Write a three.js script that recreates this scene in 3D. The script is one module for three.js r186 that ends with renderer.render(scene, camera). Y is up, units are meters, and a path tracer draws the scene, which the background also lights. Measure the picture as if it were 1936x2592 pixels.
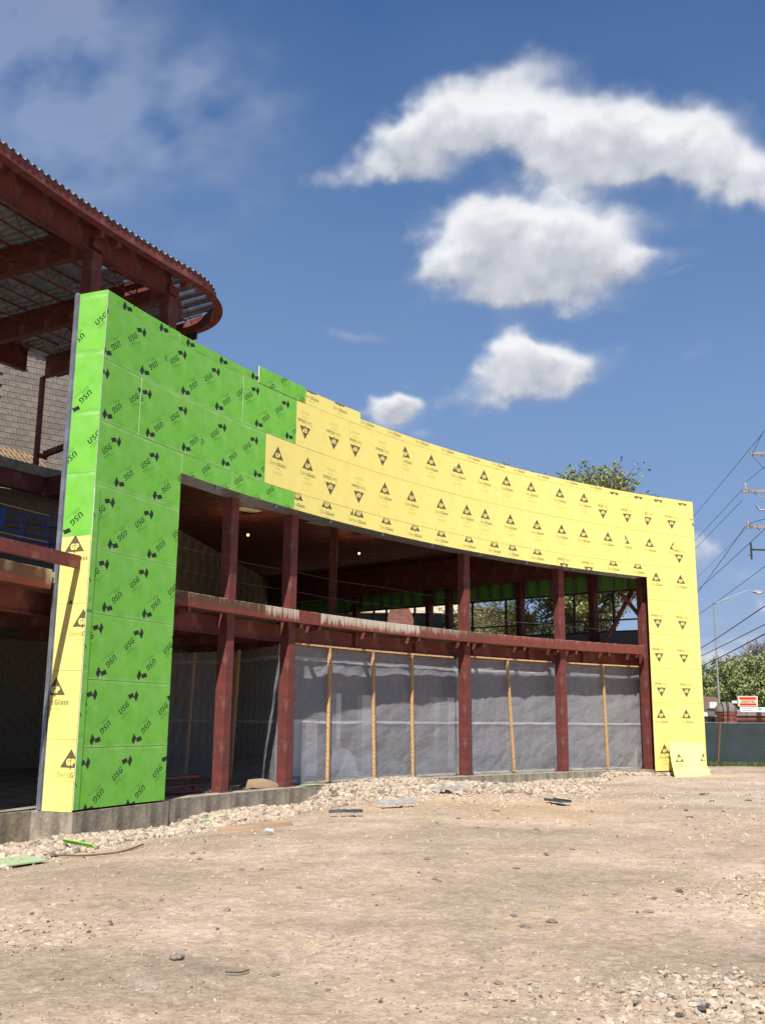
import * as THREE from 'three';
import { mergeGeometries } from 'three/addons/utils/BufferGeometryUtils.js';
import { ImprovedNoise } from 'three/addons/math/ImprovedNoise.js';
import { RoundedBoxGeometry } from 'three/addons/geometries/RoundedBoxGeometry.js';

// ------------------------------------------------------------------ camera, sky, sun, exposure
const PW = 1936, PH = 2592, FOC = 2528.5, PITCH = 0.20443, ROLL = 0.0096, EYE = 1.629;
const scene = new THREE.Scene();
const camera = new THREE.PerspectiveCamera(2 * Math.atan(PH / 2 / FOC) * 180 / Math.PI, PW / PH, 0.1, 3000);
camera.position.set(0, EYE, 0);
camera.rotation.set(PITCH, 0, ROLL, 'XYZ');
camera.updateMatrixWorld();
scene.add(camera);

const renderer = new THREE.WebGLRenderer({ antialias: true });
renderer.setSize(764, 1024);
renderer.toneMapping = THREE.LinearToneMapping;
renderer.toneMappingExposure = 1.68;
renderer.shadowMap.enabled = true;

const SUN_AZ = -7 * Math.PI / 180, SUN_EL = 56.5 * Math.PI / 180;
const sunDir = new THREE.Vector3(Math.sin(SUN_AZ) * Math.cos(SUN_EL), Math.sin(SUN_EL), Math.cos(SUN_AZ) * Math.cos(SUN_EL));
const sun = new THREE.DirectionalLight(new THREE.Color(1.0, 0.955, 0.88), 4.4);
sun.name = 'sun';
sun.position.copy(sunDir).multiplyScalar(90).add(new THREE.Vector3(2, 0, -25));
sun.target.position.set(2, 0, -25);
sun.castShadow = true;
sun.shadow.mapSize.set(4096, 4096);
Object.assign(sun.shadow.camera, { left: -45, right: 45, top: 45, bottom: -45, near: 1, far: 260 });
sun.shadow.radius = 1;
scene.add(sun, sun.target);

// ------------------------------------------------------------------ small helpers
const V = (x, y, z) => new THREE.Vector3(x, y, z);
const clamp = (x, a = 0, b = 1) => Math.min(b, Math.max(a, x));
const lerp = (a, b, t) => a + (b - a) * t;
const sstep = (a, b, x) => { const t = clamp((x - a) / (b - a)); return t * t * (3 - 2 * t); };
function rng(seed) { let a = seed >>> 0; return () => { a = (a + 0x6D2B79F5) | 0; let t = Math.imul(a ^ (a >>> 15), 1 | a); t = (t + Math.imul(t ^ (t >>> 7), 61 | t)) ^ t; return ((t ^ (t >>> 14)) >>> 0) / 4294967296; }; }
const perlin = new ImprovedNoise();
const pn = (x, y, z = 0.37) => perlin.noise(x, y, z);
function fbm(x, y, z, o = 4) { let s = 0, a = 0.5, f = 1; for (let i = 0; i < o; i++) { s += a * perlin.noise(x * f, y * f, z * f + i * 7.1); a *= 0.5; f *= 2.03; } return s; }
// tileable value noise on a torus
function tileNoise(period, seed) {
  const r = rng(seed), n = period, g = new Float32Array(n * n).map(() => r());
  return (u, v) => {
    const x = u * n, y = v * n, xi = Math.floor(x), yi = Math.floor(y);
    let fx = x - xi, fy = y - yi; fx = fx * fx * (3 - 2 * fx); fy = fy * fy * (3 - 2 * fy);
    const a = ((xi % n) + n) % n, b = (a + 1) % n, c = ((yi % n) + n) % n, d = (c + 1) % n;
    return lerp(lerp(g[c * n + a], g[c * n + b], fx), lerp(g[d * n + a], g[d * n + b], fx), fy);
  };
}
function tileFbm(base, oct, seed) { const ns = []; for (let i = 0; i < oct; i++) ns.push(tileNoise(base << i, seed + i * 13)); return (u, v) => { let s = 0, a = 0.5, t = 0; for (const n of ns) { s += a * n(u, v); t += a; a *= 0.55; } return s / t; }; }
const toLin = c => c <= 0.04045 ? c / 12.92 : Math.pow((c + 0.055) / 1.055, 2.4);
const rgbLin = (r, g, b) => [toLin(r / 255), toLin(g / 255), toLin(b / 255)];

// photo pixel -> direction / point
const camM = camera.matrixWorld.clone();
function dirPx(px, py) { return V((px - PW / 2) / FOC, -(py - PH / 2) / FOC, -1).transformDirection(camM); }
function atZ(px, py, z) { const d = dirPx(px, py); return V(0, EYE, 0).addScaledVector(d, z / -d.z); }
function atY(px, py, y) { const d = dirPx(px, py); return V(0, EYE, 0).addScaledVector(d, (y - EYE) / d.y); }

// ------------------------------------------------------------------ sky (computed: air and clouds)
{
  const W = 4096, H = 2048, data = new Float32Array(W * H * 4);
  const K = 1 / 1.68;
  const stops = [[0, 176, 190, 212], [3, 164, 184, 214], [7, 146, 173, 213], [12, 131, 162, 208], [18, 118, 151, 200], [26, 100, 134, 184], [34, 80, 115, 168], [42, 62, 98, 154], [60, 52, 84, 140], [90, 46, 76, 130]].map(s => [s[0], ...rgbLin(s[1], s[2], s[3])]);
  const air = el => { for (let i = 1; i < stops.length; i++) if (el <= stops[i][0]) { const a = stops[i - 1], b = stops[i], t = (el - a[0]) / (b[0] - a[0]); return [lerp(a[1], b[1], t), lerp(a[2], b[2], t), lerp(a[3], b[3], t)]; } return stops[stops.length - 1].slice(1); };
  // cumulus puffs: position and size read from the photograph, turned into azimuth / elevation
  const S = 1 / 0.8533;
  const puffs = [
    [868, 318, 78, 62, 1], [935, 285, 72, 62, 1], [1000, 255, 70, 62, 1], [1065, 275, 60, 50, .8], [1128, 262, 68, 62, 1], [1195, 300, 75, 62, 1], [1262, 300, 82, 66, 1], [1345, 318, 85, 62, 1], [1430, 300, 88, 66, 1], [1520, 315, 80, 66, 1], [1560, 365, 80, 56, 1], [1625, 398, 70, 52, .95], [1690, 420, 70, 45, .9],
    [1235, 368, 70, 44, .85], [1330, 378, 84, 30, .65], [1430, 380, 66, 28, .6], [1205, 415, 44, 18, .4], [800, 362, 62, 30, .62], [738, 386, 58, 22, .34], [668, 392, 34, 18, .36], [700, 360, 60, 30, .16], [620, 420, 50, 22, .12], [900, 372, 66, 28, .6],
    [1155, 140, 92, 42, .42], [1110, 175, 60, 26, .3], [1300, 215, 60, 22, .25],
    [1065, 505, 86, 62, 1], [1130, 500, 96, 66, 1], [1215, 510, 100, 62, 1], [1290, 520, 80, 52, .85], [1000, 560, 72, 40, .95], [945, 580, 52, 34, .9], [1100, 585, 115, 60, 1], [1210, 585, 120, 56, 1], [1320, 575, 80, 36, .85], [1372, 570, 40, 26, .7], [1140, 640, 110, 30, .55],
    [1098, 765, 44, 36, 1], [1125, 745, 36, 30, .9], [1055, 812, 60, 36, .9], [1150, 800, 76, 46, 1], [1205, 782, 54, 38, 1], [1250, 806, 44, 36, .85], [1130, 846, 88, 26, .7],
    [812, 888, 40, 30, .95], [850, 882, 36, 28, .9], [882, 892, 34, 24, .8], [842, 918, 52, 28, .85],
    [1240, 170, 120, 40, .2], [1420, 235, 90, 26, .22], [1560, 250, 90, 30, .2], [1000, 190, 80, 30, .18], [1400, 470, 90, 26, .24], [900, 620, 60, 22, .2], [1300, 650, 100, 24, .24], [1000, 660, 90, 22, .2], [1330, 760, 40, 40, .3], [1000, 850, 60, 18, .25], [1560, 1230, 70, 30, .2], [1620, 1250, 60, 26, .25], [1560, 1420, 90, 26, .3], [792, 722, 66, 16, .3], [880, 826, 46, 9, .25], [965, 868, 46, 14, .28], [1455, 545, 80, 20, .26], [1478, 588, 28, 9, .34], [1510, 752, 66, 34, .2], [1570, 768, 40, 14, .15],
    [1512, 1188, 34, 34, .75], [1590, 1392, 54, 16, .5], [1638, 1318, 34, 24, .6], [1575, 1440, 50, 15, .5], [1545, 1340, 36, 14, .3], [930, 948, 30, 10, .3],
  ].map(([x, y, rx, ry, w]) => { const c = dirPx(x * S, y * S), e = dirPx((x + rx) * S, y * S), u = dirPx(x * S, (y - ry) * S); const az = Math.atan2(c.x, -c.z), el = Math.asin(c.y); return { az, el, ra: Math.abs(Math.atan2(e.x, -e.z) - az), re: Math.abs(Math.asin(u.y) - el), w }; }).map(p => ({ ...p, ra: p.ra * 1.1, re: p.re * 1.1 }));
  const cirrus = [[120, 120, 330, 200, .5], [330, 240, 260, 130, .4], [540, 215, 110, 60, .26], [80, 330, 260, 150, .4], [300, 420, 260, 100, .25], [40, 40, 180, 160, .4]].map(([x, y, rx, ry, w]) => { const c = dirPx(x * S, y * S), e = dirPx((x + rx) * S, y * S), u = dirPx(x * S, (y - ry) * S); const az = Math.atan2(c.x, -c.z), el = Math.asin(c.y); return { az, el, ra: Math.abs(Math.atan2(e.x, -e.z) - az), re: Math.abs(Math.asin(u.y) - el), w }; });
  const soft = (list, az, el) => { let d = 0, h = 0; for (const p of list) { const a = (az - p.az) / p.ra, b = (el - p.el) / p.re, q = a * a + b * b; if (q < 6) { const g = p.w * Math.exp(-q * 1.05); d += g; h += g * b; } } return [d, d > 1e-4 ? h / d : 0]; };
  const white = rgbLin(246, 247, 250), grey = rgbLin(166, 172, 188), veil = rgbLin(178, 190, 214);
  for (let j = 0; j < H; j++) {
    const el = ((j + 0.5) / H - 0.5) * Math.PI;
    const eld = el * 180 / Math.PI, ce = Math.cos(el), se = Math.sin(el);
    const base = air(Math.max(0, eld));
    for (let i = 0; i < W; i++) {
      const o = (j * W + i) * 4;
      let r = base[0], g = base[1], b = base[2];
      if (eld > 0) {
        const phi = ((i + 0.5) / W - 0.5) * 2 * Math.PI, dx = Math.cos(phi) * ce, dz = Math.sin(phi) * ce;
        const az = Math.atan2(dx, -dz);
        if (Math.abs(az) < 0.62 && eld < 56) {
          const f1 = fbm(dx * 16, se * 20, dz * 16, 5), f2 = fbm(dx * 16 + 9, se * 20 + 4, dz * 16, 5), f3 = fbm(dx * 42, se * 52, dz * 42 + 3, 4);
          const ci = soft(cirrus, az + f1 * .1, el + f2 * .06)[0] * clamp(.55 + 1.5 * fbm(dx * 7 + se * 9, se * 16 - dx * 9, dz * 5, 4) + .3 * f1);
          const k = clamp(ci, 0, .42) + .05 * clamp(.3 + 1.6 * fbm(dx * 5, se * 9, dz * 5 + 8, 3));
          r = lerp(r, veil[0], k); g = lerp(g, veil[1], k); b = lerp(b, veil[2], k);
          const [d, h] = soft(puffs, az + f1 * .034 + f3 * .009, el + f2 * .026 + f3 * .008);
          if (d > .05) {
            const e = d + f1 * .42 + f3 * .26 * (h > 0 ? 1.2 : .5), wd = h > 0 ? 0 : .25, al = clamp(.95 * sstep(.12 - wd * .3, 1.02 + wd, e) + .05 * sstep(.9, 1.6, e)) * Math.min(1, .3 + d * 1.1);
            const t = clamp(.68 + h * .62 + f3 * .4 + f2 * .3 - .14 * clamp(d - .9, 0, 1.5), 0, 1);
            r = lerp(r, lerp(grey[0], white[0], t), al); g = lerp(g, lerp(grey[1], white[1], t), al); b = lerp(b, lerp(grey[2], white[2], t), al);
          }
        } else {
          const q = 1 / (se + .12), n = fbm(dx * q * 1.6, dz * q * 1.6, 4.2, 5), al = sstep(.10, .34, n) * sstep(0, 6, eld) * .85, t = clamp(.55 + n);
          r = lerp(r, lerp(grey[0], white[0], t), al); g = lerp(g, lerp(grey[1], white[1], t), al); b = lerp(b, lerp(grey[2], white[2], t), al);
        }
      }
      data[o] = r * K; data[o + 1] = g * K; data[o + 2] = b * K; data[o + 3] = 1;
    }
  }
  const sky = new THREE.DataTexture(data, W, H, THREE.RGBAFormat, THREE.FloatType);
  sky.mapping = THREE.EquirectangularReflectionMapping;
  sky.colorSpace = THREE.LinearSRGBColorSpace;
  sky.magFilter = THREE.LinearFilter; sky.minFilter = THREE.LinearFilter;
  sky.needsUpdate = true;
  scene.background = sky; scene.environment = sky;
}

// ------------------------------------------------------------------ textures and materials
function canvasTex(w, h, draw, srgb = true, wrap = true) {
  const c = document.createElement('canvas'); c.width = w; c.height = h; draw(c.getContext('2d'), w, h);
  const t = new THREE.CanvasTexture(c); if (srgb) t.colorSpace = THREE.SRGBColorSpace; if (wrap) t.wrapS = t.wrapT = THREE.RepeatWrapping; t.magFilter = THREE.LinearFilter; t.needsUpdate = true; return t;
}
function dataTex(n, fn, srgb = true) {
  const d = new Uint8Array(n * n * 4);
  for (let j = 0; j < n; j++) for (let i = 0; i < n; i++) { const c = fn((i + .5) / n, (j + .5) / n), o = (j * n + i) * 4; d[o] = clamp(c[0], 0, 255); d[o + 1] = clamp(c[1], 0, 255); d[o + 2] = clamp(c[2], 0, 255); d[o + 3] = 255; }
  const t = new THREE.DataTexture(d, n, n, THREE.RGBAFormat); if (srgb) t.colorSpace = THREE.SRGBColorSpace; t.wrapS = t.wrapT = THREE.RepeatWrapping; t.magFilter = THREE.LinearFilter; t.minFilter = THREE.LinearFilter; t.needsUpdate = true; return t;
}
const std = (o) => new THREE.MeshStandardMaterial({ roughness: .85, metalness: 0, ...o });
const lin = (r, g, b) => new THREE.Color().setRGB(r, g, b);

// mottle: board face noise shared by the printed boards
function mottle(ctx, w, h, seed, amt, rgb, count, rmin, rmax) { const r = rng(seed); for (let i = 0; i < count; i++) { const x = r() * w, y = r() * h, ra = rmin + r() * (rmax - rmin), a = amt * r(); for (const ox of [-w, 0, w]) for (const oy of [-h, 0, h]) { if (x + ox < -ra || x + ox > w + ra || y + oy < -ra || y + oy > h + ra) continue; const g = ctx.createRadialGradient(x + ox, y + oy, 0, x + ox, y + oy, ra); g.addColorStop(0, `rgba(${rgb},${a})`); g.addColorStop(1, `rgba(${rgb},0)`); ctx.fillStyle = g; ctx.fillRect(x + ox - ra, y + oy - ra, ra * 2, ra * 2); } } }
const MARK = .66; // slope of the print on the boards, radians
function greenMark(ctx, s) { // drawn along +x, s = pixels per metre
  ctx.fillStyle = 'rgb(30,42,30)'; ctx.textBaseline = 'alphabetic'; ctx.textAlign = 'center';
  ctx.font = `bold ${Math.round(.168 * s)}px sans-serif`; ctx.fillText('USG', -.135 * s, .05 * s);
  const q = (a) => { ctx.beginPath(); a.forEach(([x, y], i) => i ? ctx.lineTo(x * s, -y * s) : ctx.moveTo(x * s, -y * s)); ctx.closePath(); ctx.fill(); };
  ctx.save(); ctx.translate(.195 * s, -.015 * s); ctx.rotate(MARK);
  q([[-.160, .038], [-.005, .082], [.030, .005], [-.110, -.042]]); q([[.092, .130], [.165, .040], [.100, -.092], [.022, -.004]]);   // the emblem's two folded leaves
  ctx.restore();
  ctx.textAlign = 'left'; ctx.font = `bold ${Math.round(.036 * s)}px sans-serif`; ctx.fillText('SECUROCK', -.30 * s, .115 * s);
  ctx.fillStyle = 'rgba(30,42,30,.75)'; ctx.font = `${Math.round(.030 * s)}px sans-serif`; ctx.fillText('Glass-Mat Sheathing Panels', -.30 * s, .155 * s);
}
const greenTex = canvasTex(1024, 1024, (ctx, w, h) => {
  const s = w / 1.22;
  ctx.fillStyle = 'rgb(118,200,64)'; ctx.fillRect(0, 0, w, h);
  mottle(ctx, w, h, 5, .22, '150,205,120', 60, 60, 260); mottle(ctx, w, h, 6, .16, '84,160,46', 70, 40, 220); mottle(ctx, w, h, 8, .22, '170,214,160', 26, 20, 120);
  const put = (x, y, flip) => { for (const ox of [-w, 0, w]) for (const oy of [-h, 0, h]) { ctx.save(); ctx.translate(x + ox, y + oy); ctx.rotate(-MARK + (flip ? Math.PI : 0)); greenMark(ctx, s); ctx.restore(); } };
  put(.34 * w, .345 * h, false); put(.735 * w, .765 * h, true);
  mottle(ctx, w, h, 9, .16, '160,210,140', 14, 30, 130);
  { const r = rng(76); for (let i = 0; i < 70; i++) { const x = r() * w, y = (r() < .5 ? 0 : h) + (r() - .5) * 60, ra = 20 + r() * 90; for (const ox of [-w, 0, w]) { ctx.save(); ctx.translate(x + ox, y); ctx.scale(1.8, .5); const g = ctx.createRadialGradient(0, 0, 0, 0, 0, ra); g.addColorStop(0, `rgba(186,222,176,${.28 * r()})`); g.addColorStop(1, 'rgba(186,222,176,0)'); ctx.fillStyle = g; ctx.fillRect(-ra, -ra, ra * 2, ra * 2); ctx.restore(); } } }
  const r = rng(77); ctx.strokeStyle = 'rgba(190,225,180,.35)'; for (let i = 0; i < 16; i++) { ctx.lineWidth = 1 + r() * 1.5; ctx.beginPath(); const x = r() * w, y = r() * h; ctx.moveTo(x, y); ctx.lineTo(x + (r() - .5) * 120, y + (r() - .5) * 60); ctx.stroke(); }
});
function yellowMark(ctx, s) {
  ctx.fillStyle = 'rgb(98,91,62)';
  ctx.beginPath(); ctx.moveTo(0, -.36 * s); ctx.lineTo(.225 * s, -.03 * s); ctx.lineTo(-.225 * s, -.03 * s); ctx.closePath(); ctx.fill();
  ctx.beginPath(); ctx.moveTo(-.02 * s, -.03 * s); ctx.lineTo(.02 * s, -.03 * s); ctx.lineTo(0, .015 * s); ctx.fill();
  ctx.textAlign = 'center'; ctx.textBaseline = 'alphabetic';
  ctx.fillStyle = 'rgb(244,224,128)'; ctx.strokeStyle = 'rgb(244,224,128)'; ctx.lineWidth = .012 * s; ctx.font = `bold ${Math.round(.15 * s)}px sans-serif`; ctx.fillText('GP', 0, -.075 * s); ctx.strokeText('GP', 0, -.075 * s);
  ctx.textAlign = 'right'; ctx.fillStyle = 'rgba(104,92,58,.72)'; ctx.font = `${Math.round(.125 * s)}px sans-serif`; ctx.fillText('Dens', -.005 * s, .14 * s);
  ctx.textAlign = 'left'; ctx.fillStyle = 'rgb(90,82,54)'; ctx.font = `bold ${Math.round(.125 * s)}px sans-serif`; ctx.fillText('Glass', -.005 * s, .14 * s);
  ctx.textAlign = 'center'; ctx.fillStyle = 'rgba(120,106,66,.6)'; ctx.font = `${Math.round(.052 * s)}px sans-serif`; ctx.fillText('Sheathing', 0, .225 * s);
  ctx.fillStyle = 'rgba(150,132,80,.30)'; ctx.fillRect(-.19 * s, .30 * s, .38 * s, .012 * s); ctx.fillRect(-.19 * s, .325 * s, .38 * s, .012 * s); ctx.fillRect(-.17 * s, .35 * s, .34 * s, .012 * s);
}
const yellowTex = canvasTex(1024, 1024, (ctx, w, h) => {
  const s = w / 1.22;
  ctx.fillStyle = 'rgb(247,231,132)'; ctx.fillRect(0, 0, w, h);
  mottle(ctx, w, h, 15, .16, '255,243,170', 50, 60, 260); mottle(ctx, w, h, 16, .13, '232,206,106', 60, 40, 200);
  ctx.save(); ctx.translate(.5 * w, .46 * h); yellowMark(ctx, s); ctx.restore();
  const r = rng(78); for (let i = 0; i < 240; i++) { ctx.fillStyle = `rgba(200,170,80,${.1 + .2 * r()})`; ctx.fillRect(r() * w, r() * h, 1 + r() * 2, 1 + r() * 2); }
});
const fineBump = dataTex(512, (() => { const a = tileFbm(16, 5, 900); return (u, v) => { const k = a(u, v) * 255; return [k, k, k]; }; })(), false);
const greenMat = std({ map: greenTex, roughness: .62, bumpMap: fineBump, bumpScale: .002 });
const yellowMat = std({ map: yellowTex, roughness: .8, bumpMap: fineBump, bumpScale: .0015 });
const tint = (m, n) => Array.from({ length: n }, (_, i) => { const q = m.clone(), r = rng(400 + i), f = .95 + r() * .07; q.color.setRGB(f * (.98 + r() * .04), f, f * (.97 + r() * .06)); return q; });
const greenMats = tint(greenMat, 5), yellowMats = tint(yellowMat, 5);
const coreMat = std({ color: lin(.74, .72, .66), roughness: .95 });
const yellowEdge = std({ color: lin(.62, .52, .28), roughness: .95 });

const concTex = dataTex(1024, (() => { const a = tileFbm(3, 6, 21), b = tileFbm(24, 4, 22), c = tileFbm(6, 3, 23); return (u, v) => { const st = sstep(.5, .72, c(u * 1, v * .12)) * 20, k = 142 + (a(u, v) - .5) * 70 + (b(u, v) - .5) * 40 - st; return [k * 1.03, k * .97, k * .86]; }; })());
const concMat = std({ map: concTex, roughness: .95, bumpMap: fineBump, bumpScale: .006 });
const primerTex = dataTex(1024, (() => { const a = tileFbm(3, 6, 31), b = tileFbm(20, 4, 32), c = tileFbm(5, 5, 33), d = tileFbm(40, 3, 34); return (u, v) => { const k = 1 + (a(u, v) - .5) * .5 + (b(u, v) - .5) * .25; const chalk = sstep(.60, .72, c(u, v * .35)) * .35 + sstep(.72, .8, d(u, v)) * .25; return [lerp(110 * k, 150, chalk), lerp(53 * k, 124, chalk), lerp(47 * k, 113, chalk)]; }; })());
const primerMat = std({ map: primerTex, roughness: .72, bumpMap: fineBump, bumpScale: .002 });
const galvTex = dataTex(256, (() => { const a = tileFbm(8, 4, 41); return (u, v) => { const k = 172 + (a(u, v) - .5) * 60; return [k * .97, k, k * 1.04]; }; })());
const galvMat = std({ map: galvTex, roughness: .42, metalness: .75 });
const deckMat = std({ map: galvTex, roughness: .7, metalness: .75 });
const darkSteel = std({ color: lin(.045, .04, .04), roughness: .7, metalness: .2 });
const frameMat = std({ color: lin(.06, .062, .066), roughness: .5, metalness: .5 });
const woodTex = dataTex(512, (() => { const a = tileFbm(4, 5, 51), b = tileFbm(32, 3, 52); return (u, v) => { const g = Math.sin((u * 9 + a(u, v * .25) * 3) * Math.PI * 2) * .5 + .5, k = 1 - .18 * g + (b(u, v) - .5) * .16; return [228 * k, 180 * k, 124 * k]; }; })());
const woodMat = std({ map: woodTex, roughness: .8 });
const paleWood = std({ map: woodTex, color: lin(.9, .98, 1.1), roughness: .85 });
const blockMats = [0, 1, 2, 3, 4].map(i => std({ map: concTex, color: lin(.74 + .05 * i, .725 + .05 * i, .79 + .05 * i), roughness: .97, bumpMap: fineBump, bumpScale: .004 }));
const mortarMat = std({ color: lin(.22, .205, .20), roughness: 1 });
const cableMat = std({ color: lin(.10, .095, .09), roughness: .7 });
const wireMat = std({ color: lin(.035, .037, .042), roughness: .8 });

// ------------------------------------------------------------------ scene building helpers
const names = new Map();
function numbered(n) { const k = names.get(n) || 0; names.set(n, k + 1); return k ? `${n}_${String(k).padStart(3, '0')}` : n; }
function shade(o) { o.traverse(m => { if (m.isMesh) { m.castShadow = true; m.receiveShadow = true; } }); return o; }
function thing(name, label, category, pos = [0, 0, 0], group, turn = 0) {
  const g = new THREE.Group(); g.name = numbered(name); g.position.set(...pos); g.rotation.y = turn; g.userData = { label, category }; if (group) g.userData.group = group; scene.add(g); g.updateMatrixWorld(); return g;
}
function part(name, geo, mat, parent, world = true, label) { // geometry in world coordinates unless world = false
  if (world) { parent.updateMatrixWorld(); geo.applyMatrix4(parent.matrixWorld.clone().invert()); }
  const m = new THREE.Mesh(geo, mat); m.name = name; m.castShadow = m.receiveShadow = true; if (label) m.userData.label = label; parent.add(m); return m;
}
function single(name, geo, mat, label, category, group) { // one-mesh thing, geometry in world coordinates: origin moved to its base
  geo.computeBoundingBox(); const b = geo.boundingBox, c = [(b.min.x + b.max.x) / 2, b.min.y, (b.min.z + b.max.z) / 2]; geo.translate(-c[0], -c[1], -c[2]);
  const m = new THREE.Mesh(geo, mat); m.name = numbered(name); m.position.set(...c); m.userData = { label, category }; if (group) m.userData.group = group; m.castShadow = m.receiveShadow = true; scene.add(m); return m;
}
function struct(name, geo, mat) { const m = new THREE.Mesh(geo, mat); m.name = numbered(name); m.userData.kind = 'structure'; m.castShadow = m.receiveShadow = true; scene.add(m); return m; }
function stuff(o, name, label, category) { o.name = numbered(name); o.userData = { kind: 'stuff', label, category }; o.castShadow = o.receiveShadow = true; scene.add(o); return o; }
// uv in metres on a box
function boxUV(g, s = 1) { const p = g.attributes.position, n = g.attributes.normal, uv = g.attributes.uv; for (let i = 0; i < p.count; i++) { const ax = Math.abs(n.getX(i)), ay = Math.abs(n.getY(i)), az = Math.abs(n.getZ(i)); const x = p.getX(i), y = p.getY(i), z = p.getZ(i); if (ay >= ax && ay >= az) uv.setXY(i, x * s, z * s); else if (ax >= az) uv.setXY(i, z * s, y * s); else uv.setXY(i, x * s, y * s); } return g; }
function box(w, h, d, x = 0, y = 0, z = 0, ry = 0, s = 1) { const g = boxUV(new THREE.BoxGeometry(w, h, d), s); if (ry) g.rotateY(ry); g.translate(x, y, z); return g; }
function rbox(w, h, d, r = .006) { const g = new RoundedBoxGeometry(w, h, d, 1, r); return boxUV(g); }
// a bar of rectangular section between two points; up = reference for the section
function bar(a, b, w, h, up = V(0, 1, 0)) {
  const d = b.clone().sub(a), L = d.length(); d.normalize(); const x = new THREE.Vector3().crossVectors(up, d); if (x.lengthSq() < 1e-6) x.set(1, 0, 0); x.normalize(); const y = new THREE.Vector3().crossVectors(d, x);
  const g = boxUV(new THREE.BoxGeometry(w, h, L)); g.applyMatrix4(new THREE.Matrix4().makeBasis(x, y, d)); const m = a.clone().add(b).multiplyScalar(.5); g.translate(m.x, m.y, m.z); return g;
}
function rod(a, b, r, seg = 6, r2 = r) { const d = b.clone().sub(a), L = d.length(); const g = new THREE.CylinderGeometry(r2, r, L, seg); g.applyQuaternion(new THREE.Quaternion().setFromUnitVectors(V(0, 1, 0), d.normalize())); const m = a.clone().add(b).multiplyScalar(.5); g.translate(m.x, m.y, m.z); return g; }
function tube(pts, r, seg = 5, n = 24) { return new THREE.TubeGeometry(new THREE.CatmullRomCurve3(pts), n, r, seg); }
const merge = a => mergeGeometries(a.map(g => { const q = g.index ? g.toNonIndexed() : g; for (const k of Object.keys(q.attributes)) if (!['position', 'normal', 'uv'].includes(k)) q.deleteAttribute(k); return q; }));
function prism(pts, y0, y1) { // plan polygon [x, z] extruded between two heights, uv in metres
  const s = new THREE.Shape(pts.map(([x, z]) => new THREE.Vector2(x, -z))); const g = new THREE.ExtrudeGeometry(s, { depth: y1 - y0, bevelEnabled: false }); g.rotateX(-Math.PI / 2); g.translate(0, y0, 0); return boxUV(g);
}
// ------------------------------------------------------------------ the facade's curve: a circle in plan, s = metres along it from the near pier's corner, o = metres behind its face
const CX = 28.226, CZ = -4.675, RAD = 36.28, TH0 = -157.96 * Math.PI / 180;
const th = s => TH0 + s / RAD;
const arc = (s, o, y = 0) => V(CX + (RAD + o) * Math.cos(th(s)), y, CZ + (RAD + o) * Math.sin(th(s)));
const tang = s => V(-Math.sin(th(s)), 0, Math.cos(th(s)));
const inward = s => V(Math.cos(th(s)), 0, Math.sin(th(s)));        // pointing behind the face
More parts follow.
